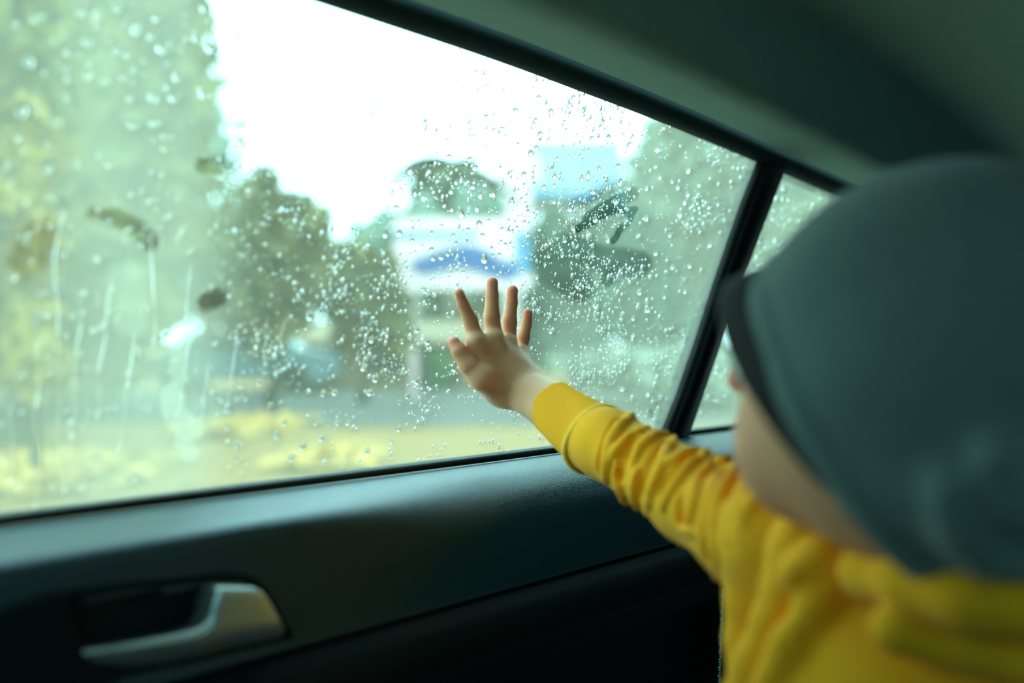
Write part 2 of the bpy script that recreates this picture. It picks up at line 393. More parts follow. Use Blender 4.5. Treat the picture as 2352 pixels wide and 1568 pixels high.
# frit ticks on the quarter glass
mb = MB()
for x in np.arange(1.135, 1.40, .0032):
    z = float(roof_z(x)); 
    a = np.array([x, glassY(z) - .0006, z - .002]); b = np.array([x - .001, glassY(z - .011) - .0006, z - .011]); e = np.array([.0013, 0, 0])
    mb.put([a, a + e, b + e, b], [(0, 1, 2, 3)])
fr = mb.build('frit_band', M_frit, quarter); fr['kind'] = 'stuff'
# etched maker's mark on the door glass
mb = MB(); c = gl(np.float64(1496), np.float64(945), -.0006); n = 28
ring = lambda a, b: [c + np.array([1, 0, 0]) * a * math.cos(2*math.pi*k/n) + GUP * b * math.sin(2*math.pi*k/n) for k in range(n)]
mb.put(ring(.0062, .0032) + ring(.0054, .0026), [(k, (k+1) % n, n + (k+1) % n, n + k) for k in range(n)])
def stroke(a, b, wd=.0006):
    a = c + np.array([1,0,0]) * a[0] + GUP * a[1]; b = c + np.array([1,0,0]) * b[0] + GUP * b[1]; d = b - a; d /= np.linalg.norm(d); s = np.cross(d, GN) * wd / 2
    mb.put([a - s, b - s, b + s, a + s], [(0, 1, 2, 3)])
for x0 in (-.0036, -.0008, .002):
    stroke((x0, -.0012), (x0, .0014)); stroke((x0, 0), (x0 + .0017, .0014)); stroke((x0, 0), (x0 + .0017, -.0012))
for r_, y in enumerate((-.0052, -.0074)):
    for k in range(7): x0 = -.005 + k * .0017; stroke((x0, y), (x0, y + .0013)); stroke((x0, y + .0006), (x0 + .0009, y + .0006))
mb.build('etched_mark', M_etch, win)['label'] = 'small etched oval mark'
# divider bar
zs = np.linspace(-.13, .252, 60); pr = [(0, .012), (0, -.006), (.05, -.010), (.10, -.009), (.14, -.006), (.19, -.0085), (.24, -.011), (.5, -.012), (.93, -.011), (1, -.006), (1, .012)]
V = np.zeros((60, len(pr), 3))
for i, z in enumerate(zs):
    a, b = edge_x(DIV, z), edge_x(DIVR, z)
    for j, (s, o) in enumerate(pr): V[i, j] = (a + (b - a) * s, glassY(z) + o, z)
tag(add('trim_2', V.reshape(-1, 3), grid_faces(60, len(pr)), M_gloss), 'black divider bar between door window and quarter glass', kind='structure')

# ---- rest of the cabin, mostly out of view
tag(MB().box((-1.3, -.80, -.86), (2.0, .62, -.82)).build('floor', M_shell), 'dark car floor', kind='structure')
mb = MB(); mb.box((-1.3, -.80, -.82), (2.0, -.76, -.14)); mb.box((-1.3, -.76, .22), (2.0, -.70, .36)); mb.box((1.15, -.78, -.14), (2.0, -.72, .22)); mb.box((-.12, -.78, -.14), (-.04, -.72, .22))
tag(mb.build('wall_left', M_shell), 'far side of the car body behind the camera', kind='structure')
mb = MB(); mb.box((-1.3, .60, -.82), (-.35, .64, -.13)); mb.box((-.16, .56, -.13), (.03, .64, .30)); mb.box((-1.3, .52, .22), (-.16, .60, .36))
tag(mb.build('wall_right', M_shell), 'front door side and centre pillar of the car', kind='structure')
mb = MB(); mb.box((1.96, -.76, -.82), (2.0, .62, .36)); tag(mb.build('wall_back', M_shell), 'rear bulkhead of the cabin', kind='structure')
mb = MB(); mb.box((-1.3, -.76, -.82), (-1.2, .62, -.16)); tag(mb.build('wall_front', M_shell), 'dashboard wall of the cabin', kind='structure')
for nm, vv, lb in (('window_3', [(-1.2,-.75,-.14),(1.15,-.75,-.14),(1.15,-.72,.22),(-1.2,-.72,.22)], 'side windows on the far side of the car'),
               ('window_5', [(-1.25,.62,-.13),(-.16,.62,-.13),(-.16,.57,.22),(-1.0,.57,.22)], 'front side window of the car'),
               ('window_4', [(-1.25,-.74,-.16),(-1.25,.60,-.16),(-.9,.56,.30),(-.9,-.70,.30)], 'windscreen of the car')):
    vv = np.array(vv); nn = np.cross(vv[1]-vv[0], vv[3]-vv[0]); nn /= np.linalg.norm(nn)
    tag(add(nm, np.vstack([vv, vv + nn*.004]), [(0,1,2,3),(7,6,5,4),(0,4,5,1),(1,5,6,2),(2,6,7,3),(3,7,4,0)], M_tint, smooth_=False), lb, kind='structure')

# ---- rear seat
def rbox(p, c, h, r): q = np.abs(p - c) - (np.array(h) - r); return np.linalg.norm(np.maximum(q, 0), axis=1) + np.minimum(q.max(1), 0) - r
tilt = math.radians(14); ct, st_ = math.cos(tilt), math.sin(tilt)
def f_back(p):
    q = p - np.array([.80, 0, -.42]); x = q[:, 0]*ct - q[:, 2]*st_; z = q[:, 0]*st_ + q[:, 2]*ct
    P2 = np.stack([x, p[:, 1], z], -1)
    d = rbox(P2, np.array([.075, -.12, .10]), (.07, .575, .30), .045)
    k = smooth(.25, .46, p[:, 1]); cut = z - (.40 - .19 * k)
    return smax(d, cut, .05)
v, q = mesh_sdf(f_back, (.70, -.76, -.78), (1.12, .52, .02), .012, 1)
seat = empty('rear_seat', (.9, 0, -.82)); tag(seat, 'black leather rear seat with stitched edge behind the child', 'seat')
o = add('backrest', v, q, M_seat); TOP.remove(o); adopt(o, seat)
def f_cush(p): return rbox(p, np.array([.62, -.12, -.62]), (.26, .575, .14), .05)
v, q = mesh_sdf(f_cush, (.34, -.74, -.80), (.92, .50, -.45), .012, 1)
o = add('seat_cushion', v, q, M_seat); TOP.remove(o); adopt(o, seat)
mb = MB(); 
for k in range(44):
    px = 1661 - k * .25; py = 1352 + k * 6.2
    a = pt(px - 2.2 + 1.5*math.sin(k*2.1), py, .875); b = pt(px + 1.8, py + 3.4, .875); mb.tube([a, (a+b)/2 - F*.0008, b], .0007, 5)
o = mb.build('stitching', M_stitch, None, True); TOP.remove(o); adopt(o, seat); o['kind'] = 'stuff'

# ------------------------------------------------------------------ the child
HC = pt(np.float64(2190), np.float64(862), .48); HR = .1035
HN = .53*F - .67*R - .52*U; HN /= np.linalg.norm(HN)
A1 = -.609*R + .793*U; A1 -= (A1 @ HN) * HN; A1 /= np.linalg.norm(A1)
A2 = np.cross(HN, A1); A2 *= -np.sign(A2 @ F); 
P_ = lambda a, b, t: pt(np.float64(a), np.float64(b), t)
def G_(a, b, off): return gl(np.float64(a), np.float64(b), off)
cheek = P_(1874, 1022, .515); face_c = P_(1905, 925, .555); nose = P_(1697, 868, .585)
fd = .62*F - .76*R - .12*U; fd /= np.linalg.norm(fd)
neck_b = P_(2075, 1330, .52)
S_ = P_(1800, 1250, .575); E_ = P_(1600, 1145, .69); W2 = P_(1400, 1022, .80); W1 = P_(1360, 1003, .825); CF = P_(1275, 937, .87)
WR = P_(1196, 892, .905)
fing = {  # pixel joints from tip to base, radii in pixels
    'index': [(1055,673,9.5),(1063,697,11.5),(1080,735,14.5),(1093,783,17.5)],
    'middle': [(1131,648,11.0),(1130,677,12.3),(1129,728,16),(1134,778,19)],
    'ring': [(1177,667,11.0),(1175,695,12),(1170,737,14.5),(1168,787,16)],
    'pinky': [(1212,719,9.5),(1209,743,10.5),(1202,774,12.5),(1197,808,13)],
    'thumb': [(1043,786,12),(1054,806,15),(1076,838,20),(1106,866,25)]}
J = {}
for n_, js in fing.items():
    L = []
    for k, (a, b, rp) in enumerate(js):
        r_ = rp * .935 / FP; off = r_ * .9 + .0003 + (.0, .0006, .0016, .0045)[k] + (.004 * k if n_ == 'thumb' else 0)
        p = G_(a, b, -off); L.append((p, rp * 1.16 * (p @ F) / FP))
    J[n_] = L
WRI = [P_(1150, 886, .908), P_(1166, 884, .904), P_(1184, 884, .903), P_(1200, 880, .907)]
def f_hand(p):
    d = cap(p, WR, CF, .0195, .0215); d = smin(d, cap(p, CF, W2, .0205, .023), .008)
    d = smin(d, ell(p, P_(1185, 884, .907), np.array([R, U, F]), (.021, .0185, .015)), .010)
    for n_, wp in zip(('index', 'middle', 'ring', 'pinky'), WRI):
        b, rb = J[n_][3]; kn = b - F * .006; d = smin(d, cap(p, kn, wp, rb * 1.12, .0145), .011)
    b, rb = J['thumb'][3]; d = smin(d, cap(p, b, P_(1150, 892, .908), rb * 1.05, .0145), .010)
    d = smin(d, cap(p, P_(1112, 838, .914), P_(1165, 850, .905), .0115, .0135), .012)
    for n_, js in J.items():
        pts = [q_ for q_, _ in js]; rr = [r_ for _, r_ in js]
        e = chain(p, pts, rr, None, .0022)
        for k in (1, 2):                                         # knuckle creases on the back of the finger
            ax = pts[k-1] - pts[k+1]; ax /= np.linalg.norm(ax); s = (p - pts[k]) @ ax; back = -((p - pts[k]) @ GN)
            e = e + (.00032 if k == 2 else .00018) * np.sin(s * 2*math.pi / .0031) * np.exp(-(s/.0042)**2) * smooth(0, .004, back)
        d = smin(d, e, .0040)
    # skin folds where the fingers bend back
    for a, b in (((1086,795),(1128,800)), ((1150,790),(1180,812)), ((1180,800),(1199,822)), ((1084,806),(1110,845)), ((1092,800),(1120,808))):
        A, B = P_(a[0], a[1], .9125), P_(b[0], b[1], .9085)
        d = smax(d, -cap(p, A, B, .0016, .0009), .0030)
    return d
def f_body(p):
    d = chain(p, [W2, E_, S_], [.021, .024, .027], None, .01)
    d = smin(d, cap(p, neck_b - U*.10 + F*.02, neck_b - U*.28 + F*.02, .060, .065), .02)
    d = smin(d, cap(p, S_, neck_b - U*.07, .022, .035), .02)
    inner = f_hoodie(p) + .005
    d = smax(d, inner, .002)                                     # arm and trunk stay under the cloth
    d = smin(d, f_hand(p), .008)
    d2 = sph(p, HC + HN*.008, HR - .011)
    d2 = smin(d2, ell(p, face_c, np.array([R, U, F]), (.046, .055, .045)), .03)
    d2 = smin(d2, sph(p, cheek, .0415), .012)
    mirror = cheek + 2*((face_c - cheek) @ np.cross(fd, U)) * np.cross(fd, U)
    d2 = smin(d2, sph(p, mirror, .034), .02)
    d2 = smin(d2, cap(p, nose - fd*.022 + U*.02, nose - fd*.004, .006, .0085), .01); d2 = smin(d2, sph(p, nose, .0066), .006)
    chin = face_c - U*.058 + fd*.022; d2 = smin(d2, sph(p, chin, .018), .022)
    d2 = smin(d2, cap(p, face_c - U*.032 + fd*.038 - np.cross(fd, U)*.012, face_c - U*.032 + fd*.038 + np.cross(fd, U)*.012, .007, .007), .012)
    for s in (-1, 1): d2 = smax(d2, -sph(p, face_c + fd*.050 + U*.022 + s*np.cross(fd, U)*.024, .012), .01)
    d = smin(d, d2, .004)
    d = smin(d, cap(p, HC - U*.06 + F*.01, neck_b - U*.04 + F*.03, .038, .030), .012)
    return d
child = empty('child', (neck_b[0], neck_b[1], -.48))
tag(child, 'small child in a yellow hoodie and grey cap pressing an open hand against the window', 'person')
# ---- hoodie
FOLDS = [  # crests on the sleeve, in photograph pixels: points, radius (m), how far the crest stands out
 ([(1452,952),(1424,980),(1406,1015),(1396,1060),(1390,1105)], .0046),

 ([(1509,969),(1444,1004),(1413,1042),(1394,1069)], .0034), ([(1417,1065),(1420,1103),(1432,1145),(1450,1180)], .0032),
 ([(1547,992),(1505,1000),(1471,1027),(1455,1065)], .0034), ([(1463,1080),(1457,1134),(1463,1183),(1480,1210)], .0032),
 ([(1549,1004),(1532,1034),(1524,1069),(1497,1126),(1478,1205)], .0038), ([(1601,1030),(1562,1050),(1528,1069)], .0034),
 ([(1624,1034),(1585,1069),(1547,1122),(1520,1168)], .0036), ([(1673,1050),(1631,1072),(1601,1111),(1595,1157),(1586,1203)], .0042),
 ([(1689,1065),(1662,1115),(1647,1164),(1643,1222),(1650,1275),(1645,1322)], .0042), ([(1731,1084),(1712,1103),(1704,1145),(1710,1203)], .0036),
 ([(1746,1134),(1719,1180)], .0034), ([(1562,1137),(1555,1172),(1562,1206),(1593,1225)], .0036)]
TF = [([(1805,1160),(1780,1200),(1755,1245),(1738,1305),(1722,1385),(1718,1470),(1722,1600)], .012, .575),
      ([(1868,1199),(1838,1233),(1823,1271),(1827,1306),(1807,1356),(1777,1430),(1735,1520),(1700,1600)], .0105, .533),
      ([(1918,1252),(1880,1290),(1830,1320)], .009, .512), ([(1930,1335),(1875,1390),(1810,1480),(1760,1580)], .008, .505), ([(2060,1440),(2180,1470),(2400,1530)], .012, .448)]
VALLEYS = [[(1425,965),(1398,998),(1384,1035),(1376,1085)], [(1505,985),(1460,1015),(1432,1050),(1425,1090)], [(1535,1015),(1500,1050),(1480,1090),(1470,1130)], [(1595,1050),(1555,1085),(1520,1125)], [(1650,1062),(1610,1100),(1585,1150),(1572,1195)],
           [(1672,1075),(1650,1110),(1630,1160),(1620,1230),(1625,1290)], [(1715,1085),(1690,1130),(1680,1190),(1680,1260)]]
def base_sleeve(p):
    return chain(p, [CF, W1, W2, E_, P_(1720, 1215, .62), S_], [.0240, .0256, .0270, .0308, .0330, .036], None, .012)
def on_sleeve(a, b):
    d = ray(np.float64(a), np.float64(b)); t = .45
    for _ in range(80):
        s = base_sleeve((d * t)[None])[0]
        if s < .0004: break
        t += s * .8
        if t > .95: return None
    return d * t
fold_caps = []
for pts_, r_ in FOLDS:
    den = []
    for (a0, b0), (a1, b1) in zip(pts_[:-1], pts_[1:]):
        for k in range(3): den.append((a0 + (a1-a0)*k/3, b0 + (b1-b0)*k/3))
    den.append(pts_[-1]); Q3 = [on_sleeve(a, b) for a, b in den]
    Q3n = []
    for i, q3 in enumerate(Q3):
        if q3 is None:                                           # past the outline: take the nearest sleeve point
            d = ray(np.float64(den[i][0]), np.float64(den[i][1])); ts = np.linspace(.5, .9, 120); dd = base_sleeve(d[None] * ts[:, None]); q3 = d * ts[np.argmin(dd)]
            if dd.min() > .003: continue
        Q3n.append(q3)
    m_ = len(Q3n)
    for i in range(m_ - 1):
        e0 = .35 + .65 * math.sin(math.pi * min(1, max(0, (i + .6) / m_))); e1 = .35 + .65 * math.sin(math.pi * min(1, (i + 1.6) / m_))
        fold_caps.append((Q3n[i], Q3n[i+1], r_ * e0, r_ * e1))
valley_caps = []
for pts_ in VALLEYS:
    Q3 = [q3 for q3 in (on_sleeve(a, b) for a, b in pts_) if q3 is not None]
    for i in range(len(Q3) - 1): valley_caps.append((Q3[i], Q3[i+1]))
fc_lo = np.min([np.minimum(a, b) for a, b, _, _ in fold_caps], 0) - .02; fc_hi = np.max([np.maximum(a, b) for a, b, _, _ in fold_caps], 0) + .02
torso_folds = [([P_(a, b, t - .0 * k) for k, (a, b) in enumerate(pp)], r_) for pp, r_, t in TF]
HOOD = [P_(1940, 1312, .52), P_(2000, 1314, .485), P_(2100, 1332, .452), P_(2220, 1356, .432), P_(2380, 1374, .425), P_(2520, 1364, .445), P_(2600, 1320, .50)]
def f_hoodie(p):
    d = base_sleeve(p)
    near = ((p > fc_lo) & (p < fc_hi)).all(1) & (np.abs(d) < .03)
    if near.any():
        pp = p[near]; dn = d[near]
        for a, b, ra, rb in fold_caps: dn = smin(dn, cap(pp, a, b, ra * 1.12 + .0003, rb * 1.12 + .0003), .0034)
        for a, b in valley_caps: dn = smax(dn, -cap(pp, a, b, .0034, .0030), .006)
        d[near] = dn
    d = smin(d, cap(p, S_, P_(1800, 1480, .595), .032, .030), .015)
    d = smin(d, cap(p, P_(1800, 1480, .595), P_(1835, 1800, .60), .030, .030), .012)
    d = smin(d, ell(p, neck_b - U*.135 + R*.012, np.array([R, U, F]), (.105, .15, .085)), .03)
    d = smin(d, cap(p, neck_b - U*.16 + R*.015, neck_b - U*.27 + R*.015, .085, .090), .04)
    for Q3, r_ in torso_folds:
        for i in range(len(Q3) - 1): d = smin(d, cap(p, Q3[i], Q3[i+1], r_, r_), .009)
    return d
def f_hoodpart(p):
    d = chain(p, HOOD, [.010, .012, .014, .016, .0165, .016, .014], None, .012)
    return d
lo = np.minimum.reduce([HC - .115, neck_b + np.array([-.1, -.1, -.36]), G_(1030, 700, -.06)]) - .01
hi = np.maximum.reduce([HC + .115, neck_b + .1, G_(1120, 620, .01), G_(1250, 700, .01), nose + .02]) + .01
v, q = mesh_sdf(f_body, lo, hi, .0013, 2)
body = add('body', v, q, M_skin); TOP.remove(body); adopt(body, child)
red = np.zeros(len(v))
for n_, js in J.items(): red = np.maximum(red, .75 * np.exp(-(np.linalg.norm(v - js[0][0], axis=1) / .011)**2))
for n_, js in J.items(): red = np.maximum(red, .25 * np.exp(-(np.linalg.norm(v - js[2][0], axis=1) / .012)**2))
red = np.maximum(red, .5 * np.exp(-(np.linalg.norm(v - nose, axis=1) / .02)**2))
red = np.maximum(red, .45 * np.exp(-(np.linalg.norm(v - cheek, axis=1) / .05)**2))  # cheek flush, deepened so the colour also stands in for shade
a = body.data.attributes.new('red', 'FLOAT', 'POINT'); a.data.foreach_set('value', red.astype(np.float32))
for n_, js in J.items():                                        # nails on the back of each fingertip
    (p0, r0), (p1, r1) = js[0], js[1]; ax = p0 - p1; ax /= np.linalg.norm(ax); bk = -GN - (-GN @ ax) * ax; bk /= np.linalg.norm(bk); sd = np.cross(ax, bk)
    V = []; nn = 9
    for i in range(nn):
        for j in range(nn):
            a_, b_ = i/(nn-1)*2 - 1, j/(nn-1)*2 - 1
            x = a_ * math.sqrt(1 - b_*b_/2); y = b_ * math.sqrt(1 - a_*a_/2); th = y * .95
            xa = x * .62 - .12; th *= .8; V.append(p0 + ax * (xa * r0) + (r0 * math.sqrt(max(.05, 1 - max(0, xa)**2)) + .00022) * (math.cos(th) * bk + math.sin(th) * sd))
    o = add('fingernail', V, grid_faces(nn, nn), M_nail, body)
for s in (-1, 1):
    cc = face_c + fd*.036 + U*.022 + s*np.cross(fd, U)*.024
    v, q = mesh_sdf(lambda p: sph(p, cc, .0095), cc - .013, cc + .013, .0015, 1); o = add('eye', v, q, M_eye, body)

lo = np.minimum.reduce([CF, neck_b + np.array([-.14, -.14, -.47]), P_(1660, 1500, .55)]) - .03
hi = np.maximum.reduce([CF, neck_b + np.array([.14, .14, .03])]) + .03
# sleeve end is cut open where the cuff begins
cdir = W1 - CF; cdir /= np.linalg.norm(cdir); CUT = CF + cdir * .057
v, q = mesh_sdf(lambda p: smax(f_hoodie(p), (CUT - p) @ cdir, .003), lo, hi, .0017, 2)
hoodie = add('hoodie', v, q, M_hood); TOP.remove(hoodie); adopt(hoodie, child); hoodie['label'] = 'yellow fleece hoodie'
v, q = mesh_sdf(f_hoodpart, np.min(HOOD, 0) - .07, np.max(HOOD, 0) + .06, .003, 1)
o = add('hood', v, q, M_hood, hoodie)
# ribbed cuff
side = np.cross(cdir, U); side /= np.linalg.norm(side); upv = np.cross(side, cdir)
prof_c = [(.069, .0268), (.062, .0276), (.050, .0270), (.036, .0262), (.016, .0250), (.008, .0243), (.002, .0240), (-.001, .0236), (-.0016, .0226), (-.0006, .0216), (.003, .0213), (.02, .0215)]
prof_c = catmull(prof_c, 4); nA = 540; th = np.linspace(0, 2*math.pi, nA, endpoint=False); V = []
for s, r_ in prof_c:
    rr = r_ + .00032 * np.cos(th * 100) * (1 if r_ > .0216 else .3) + .0006*np.sin(2*th + s*90) + .0005*np.sin(5*th + 40*s)
    V.append(CF + cdir * s + (rr * np.cos(th))[:, None] * side + (rr * np.sin(th))[:, None] * upv)
cuff = add('cuff', np.array(V).reshape(-1, 3), grid_faces(len(prof_c), nA, True), M_cuff, hoodie); cuff['label'] = 'ribbed yellow cuff'
# overlocked seam where the cuff joins the sleeve
ns = 300; V = []; th = np.linspace(0, 2*math.pi, ns, endpoint=False)
for k in range(10):
    ph = 2*math.pi*k/10; r0 = .0030 + .0005 * np.cos(th * 75)
    c_ = CF + cdir * (.0620 + .0012*np.sin(3*th))[:, None] + ((.0296) * np.cos(th))[:, None]*side + ((.0296) * np.sin(th))[:, None]*upv
    rad = np.cos(th)[:, None]*side + np.sin(th)[:, None]*upv
    V.append(c_ + (r0 * math.cos(ph))[:, None] * rad * .7 + (r0 * math.sin(ph))[:, None] * cdir[None])
V = np.array(V).transpose(1, 0, 2); fs = []
for i in range(ns):
    for k in range(10): fs.append((i*10 + k, ((i+1) % ns)*10 + k, ((i+1) % ns)*10 + (k+1) % 10, i*10 + (k+1) % 10))
add('cuff_seam', V.reshape(-1, 3), fs, M_thread, hoodie)

hip = neck_b - U*.30; sdv = np.cross(fd, U); sdv /= np.linalg.norm(sdv); fh = np.array([fd[0], fd[1], 0]); fh /= np.linalg.norm(fh)
def f_leg(p):
    d = None
    for s in (-1, 1):
        k_ = hip + fh*.17 + s*sdv*.07 - U*.005; e = cap(p, hip + s*sdv*.04, k_, .052, .042); e = smin(e, cap(p, k_, hip + fh*.02 + s*sdv*.11 - U*.012, .040, .032), .02)
        d = e if d is None else smin(d, e, .01)
    return d
v, q = mesh_sdf(f_leg, hip - .26, hip + .26, .006, 1)
o = add('trousers', v, q, mat('dark_trousers', (.03, .04, .06), .9, bump=(900, .0003))); TOP.remove(o); adopt(o, child)
# ---- cap
CUTD = .049
fold_n = [([P_(2185, 1130, .392), P_(2215, 1205, .400), P_(2270, 1265, .406), P_(2400, 1290, .400)], .0085), ([P_(2290, 1050, .378), P_(2335, 1150, .386), P_(2420, 1215, .388)], .007)]
def f_cap(p):
    q_ = p - HC; ax = q_ @ HN
    wob = .0015 * np.sin(q_ @ A1 * 70) * np.sin(q_ @ A2 * 60 + 1)
    out = sph(p, HC, HR) + wob
    hem = sph(p, HC, HR + .0022) + wob; hem = smax(hem, .036 - ax, .003); out = smin(out, hem, .002)
    # loose cloth over the nape
    nape = HC - A1 * .060 + HN * .012 - F*.01; out = smin(out, ell(p, nape, np.array([A1, A2, HN]), (.052, .062, .045)), .03)
    for Q3, r_ in fold_n:
        for i in range(len(Q3) - 1): out = smin(out, cap(p, Q3[i], Q3[i+1], r_, r_), .012)
    d = smax(out, -(sph(p, HC + HN*.003, HR - .006)), .002)
    low = ax - (CUTD - .004 * smooth(-.04, -.10, q_ @ A1))
    return smax(d, low, .003)
v, q = mesh_sdf(f_cap, HC - .15, HC + .15, .0025, 2)
capo = add('cap', v, q, M_hat); TOP.remove(capo); adopt(capo, child); capo['label'] = 'dark grey jersey cap'
RC = HC + HN * (CUTD - .004); rr0 = math.sqrt(HR**2 - CUTD**2) + .001; V = []; nphi, nl = 49, 9
vd = .72*F - .66*R + .0*U; vd /= np.linalg.norm(vd)
for th_ in (0, 1):
    for i in range(nphi):
        ph = math.radians(-75 + 150 * i / (nphi - 1)); w_ = math.cos(ph * 90 / 75) ** .6 if abs(ph) < math.radians(74.9) else 0
        base = RC + rr0 * (math.cos(ph + .18) * A1 + math.sin(ph + .18) * A2)
        for j in range(nl): V.append(base + vd * (.020 * w_ * j / (nl-1)) - U * (.004 * (j/(nl-1))**2) + A1 * (.0022 * (1 - th_)))
V = np.array(V).reshape(2, nphi * nl, 3); f1 = grid_faces(nphi, nl); n0 = nphi * nl
rim = [(i*nl + nl-1, (i+1)*nl + nl-1, (i+1)*nl + nl-1 + n0, i*nl + nl-1 + n0) for i in range(nphi-1)]
add('visor', V.reshape(-1, 3), np.vstack([f1, f1[:, ::-1] + n0, np.array(rim)]), M_visor, capo)

# ------------------------------------------------------------------ rain on the glass
WN, WU, WX = GN, GUP, np.array([1.0, 0, 0])
def drop_mesh(seed, seg=16, rings=6, tail=0.0, h=.52, irr=.10):
    rg = np.random.default_rng(seed); a = rg.uniform(-1, 1, 4) * irr; ph = rg.uniform(0, 6.28, 4); V = [(0, 0, 0)]; fs = []
    th = np.linspace(0, 2*math.pi, seg, endpoint=False)
    out = 1 + a[0]*np.cos(2*th + ph[0]) + a[1]*.7*np.cos(3*th + ph[1]) + a[2]*.4*np.cos(5*th + ph[2])
    ux, uy = out * np.cos(th), out * np.sin(th)
    ux = ux * (1 - tail * .45 * np.clip(uy, 0, 1)); uy = uy * (1 + tail * .9 * (uy > 0) + tail * .1)
    for k in range(rings):                                       # rim to top
        s = k / rings; r_ = math.cos(s * math.pi/2) ** .85; z = h * math.sin(s * math.pi/2)
        for x, y in zip(ux, uy): V.append((x * r_, y * r_ - .10 * tail * z, z))
    V.append((0, -.08 * tail, h)); top = len(V) - 1
    for k in range(rings - 1):
        for j in range(seg):
            j2 = (j+1) % seg; fs.append((1+k*seg+j, 1+k*seg+j2, 1+(k+1)*seg+j2, 1+(k+1)*seg+j))
    for j in range(seg):
        j2 = (j+1) % seg; fs.append((1+(rings-1)*seg+j, 1+(rings-1)*seg+j2, top)); fs.append((0, 1+j2, 1+j))
    return np.array(V, float), fs
def to_glass(V, P, r, rot, sy=1.0):
    c_, s_ = math.cos(rot), math.sin(rot); x = V[:, 0]; y = V[:, 1] * sy
    xr, yr = x*c_ - y*s_, x*s_ + y*c_
    return P + r * (xr[:, None]*WX + yr[:, None]*WU + V[:, 2][:, None]*WN)
BIG = []
def crop(x0, y0, sc, lst):
    for e in lst:
        BIG.append((x0 + e[0]/sc, y0 + e[1]/sc, e[2]/sc, e[3] if len(e) > 3 else 0))
crop(860, 60, 5.2275, [(1015,310,38),(1205,405,38),(790,480,42),(645,600,36),(335,590,26),(670,385,26),(1335,545,30),(1430,590,24),(1580,600,26),(1720,610,26),(1345,740,45),(1250,790,32),(1065,755,42),(1555,805,32),(1740,760,28),(1875,780,20),(1975,870,45),(1885,915,22),(150,810,40,1),(1695,1030,52),(1345,1090,42,1),(1435,1080,34),(1515,1005,22),(1590,990,20),(1515,1110,20),(1930,1160,42,1),(1440,1265,36,1),(1530,1240,38),(1195,1340,34,1),(1140,1250,24),(880,1380,40),(1025,1360,24),(590,1145,34),(760,1190,32),(1000,1090,26),(1140,1045,18),(1205,1165,18),(1990,1305,45),(1655,1415,22),(1725,1420,30),(1945,1465,35),(1880,1530,45),(1340,1450,28),(1480,1540,22),(1580,1320,28),(1590,1160,20),(5,1070,42,1)])
crop(860, 340, 5.2275, [(430,290,36,1),(590,595,42),(260,720,42),(920,525,34),(1180,465,38),(1270,570,42),(1420,555,50),(1645,650,46,1),(1230,730,38),(1040,800,54,1),(1255,910,46),(1795,320,40),(1205,240,34),(1145,140,32),(895,110,40),(655,280,32),(315,500,40),(375,455,30),(490,550,32,1),(120,360,30),(755,395,26),(980,415,28),(1325,435,32),(130,1040,38,1),(300,1025,40),(455,1110,32),(110,1245,32),(805,935,26),(1125,980,30),(1020,970,24),(690,1020,26),(945,1050,28),(1295,1045,30),(1530,970,28),(1615,995,26),(1840,1040,30),(1710,950,20),(1800,890,26),(1945,750,36),(1845,760,28),(2035,470,34),(980,1140,24),(685,1220,34),(705,1325,34),(800,1310,40),(880,1275,28),(1320,1340,50,1),(1500,1280,28),(1425,1290,22),(1105,1105,20),(485,1250,24),(1655,1390,22,1),(1065,1485,30),(1345,1430,24),(1515,1480,22),(1770,1470,28),(2050,1395,26),(1950,1545,34),(1520,1120,24),(1570,1155,24),(1785,1165,24),(1410,1200,24),(1980,975,28),(570,1170,22),(430,1270,20),(840,690,26),(930,740,28),(1370,870,26)])
crop(1140, 160, 5.2275, [(640,140,32),(510,345,46),(925,345,38),(880,435,36),(660,510,46),(1055,485,36),(1060,560,24),(630,850,32,1),(815,630,28),(840,725,26),(635,745,24,1),(1290,650,34,1),(1145,830,40),(1350,820,46),(1300,730,24,1),(1590,920,38,1),(1930,960,42),(1640,810,34),(1600,670,28),(1780,740,28,1),(2005,700,28),(1745,800,22),(1525,790,26),(1105,970,28),(1245,945,22),(1335,900,26,1),(1395,890,20),(875,1040,20),(950,1030,22,1),(1005,1040,22,1),(735,1070,32),(335,1260,48),(455,1170,28),(700,1285,38),(1100,1280,46,1),(1025,1310,34,1),(1235,1190,34),(1465,1160,42),(1480,1360,38,1),(1590,1420,36),(1800,1425,30,1),(1965,1295,28,1),(1910,1165,28),(570,1405,34),(695,1390,28),(455,1375,30),(335,1385,24),(970,790,24),(1170,1475,30),(960,1460,24)])
crop(1240, 380, 5.2275, [(1440,145,26),(1780,65,36,1),(1775,350,30,1),(1680,590,42),(1830,620,30,1),(1275,635,42),(665,650,40),(360,525,44),(170,435,34),(400,755,36),(815,885,46),(905,430,38),(125,920,32),(635,1080,28,1),(570,1205,32),(270,1080,30),(105,1090,30),(450,1445,38,1),(590,1450,32),(1390,1055,32),(1590,1220,34),(1795,1205,34),(2040,955,30,1),(1765,690,28),(1735,440,32),(1655,270,28,1),(1585,190,28),(1910,235,28),(2025,500,28,1),(1195,1520,42),(1740,1510,30),(580,820,34),(300,900,34,1),(1560,840,26,1),(1175,840,28)])
crop(1250, 600, 3.92, [(930,435,32),(860,290,28,1),(455,400,26),(60,630,26),(935,1195,24),(700,1150,24),(520,1245,28),(1265,270,22),(800,665,20),(1080,320,20),(800,515,20,1)])
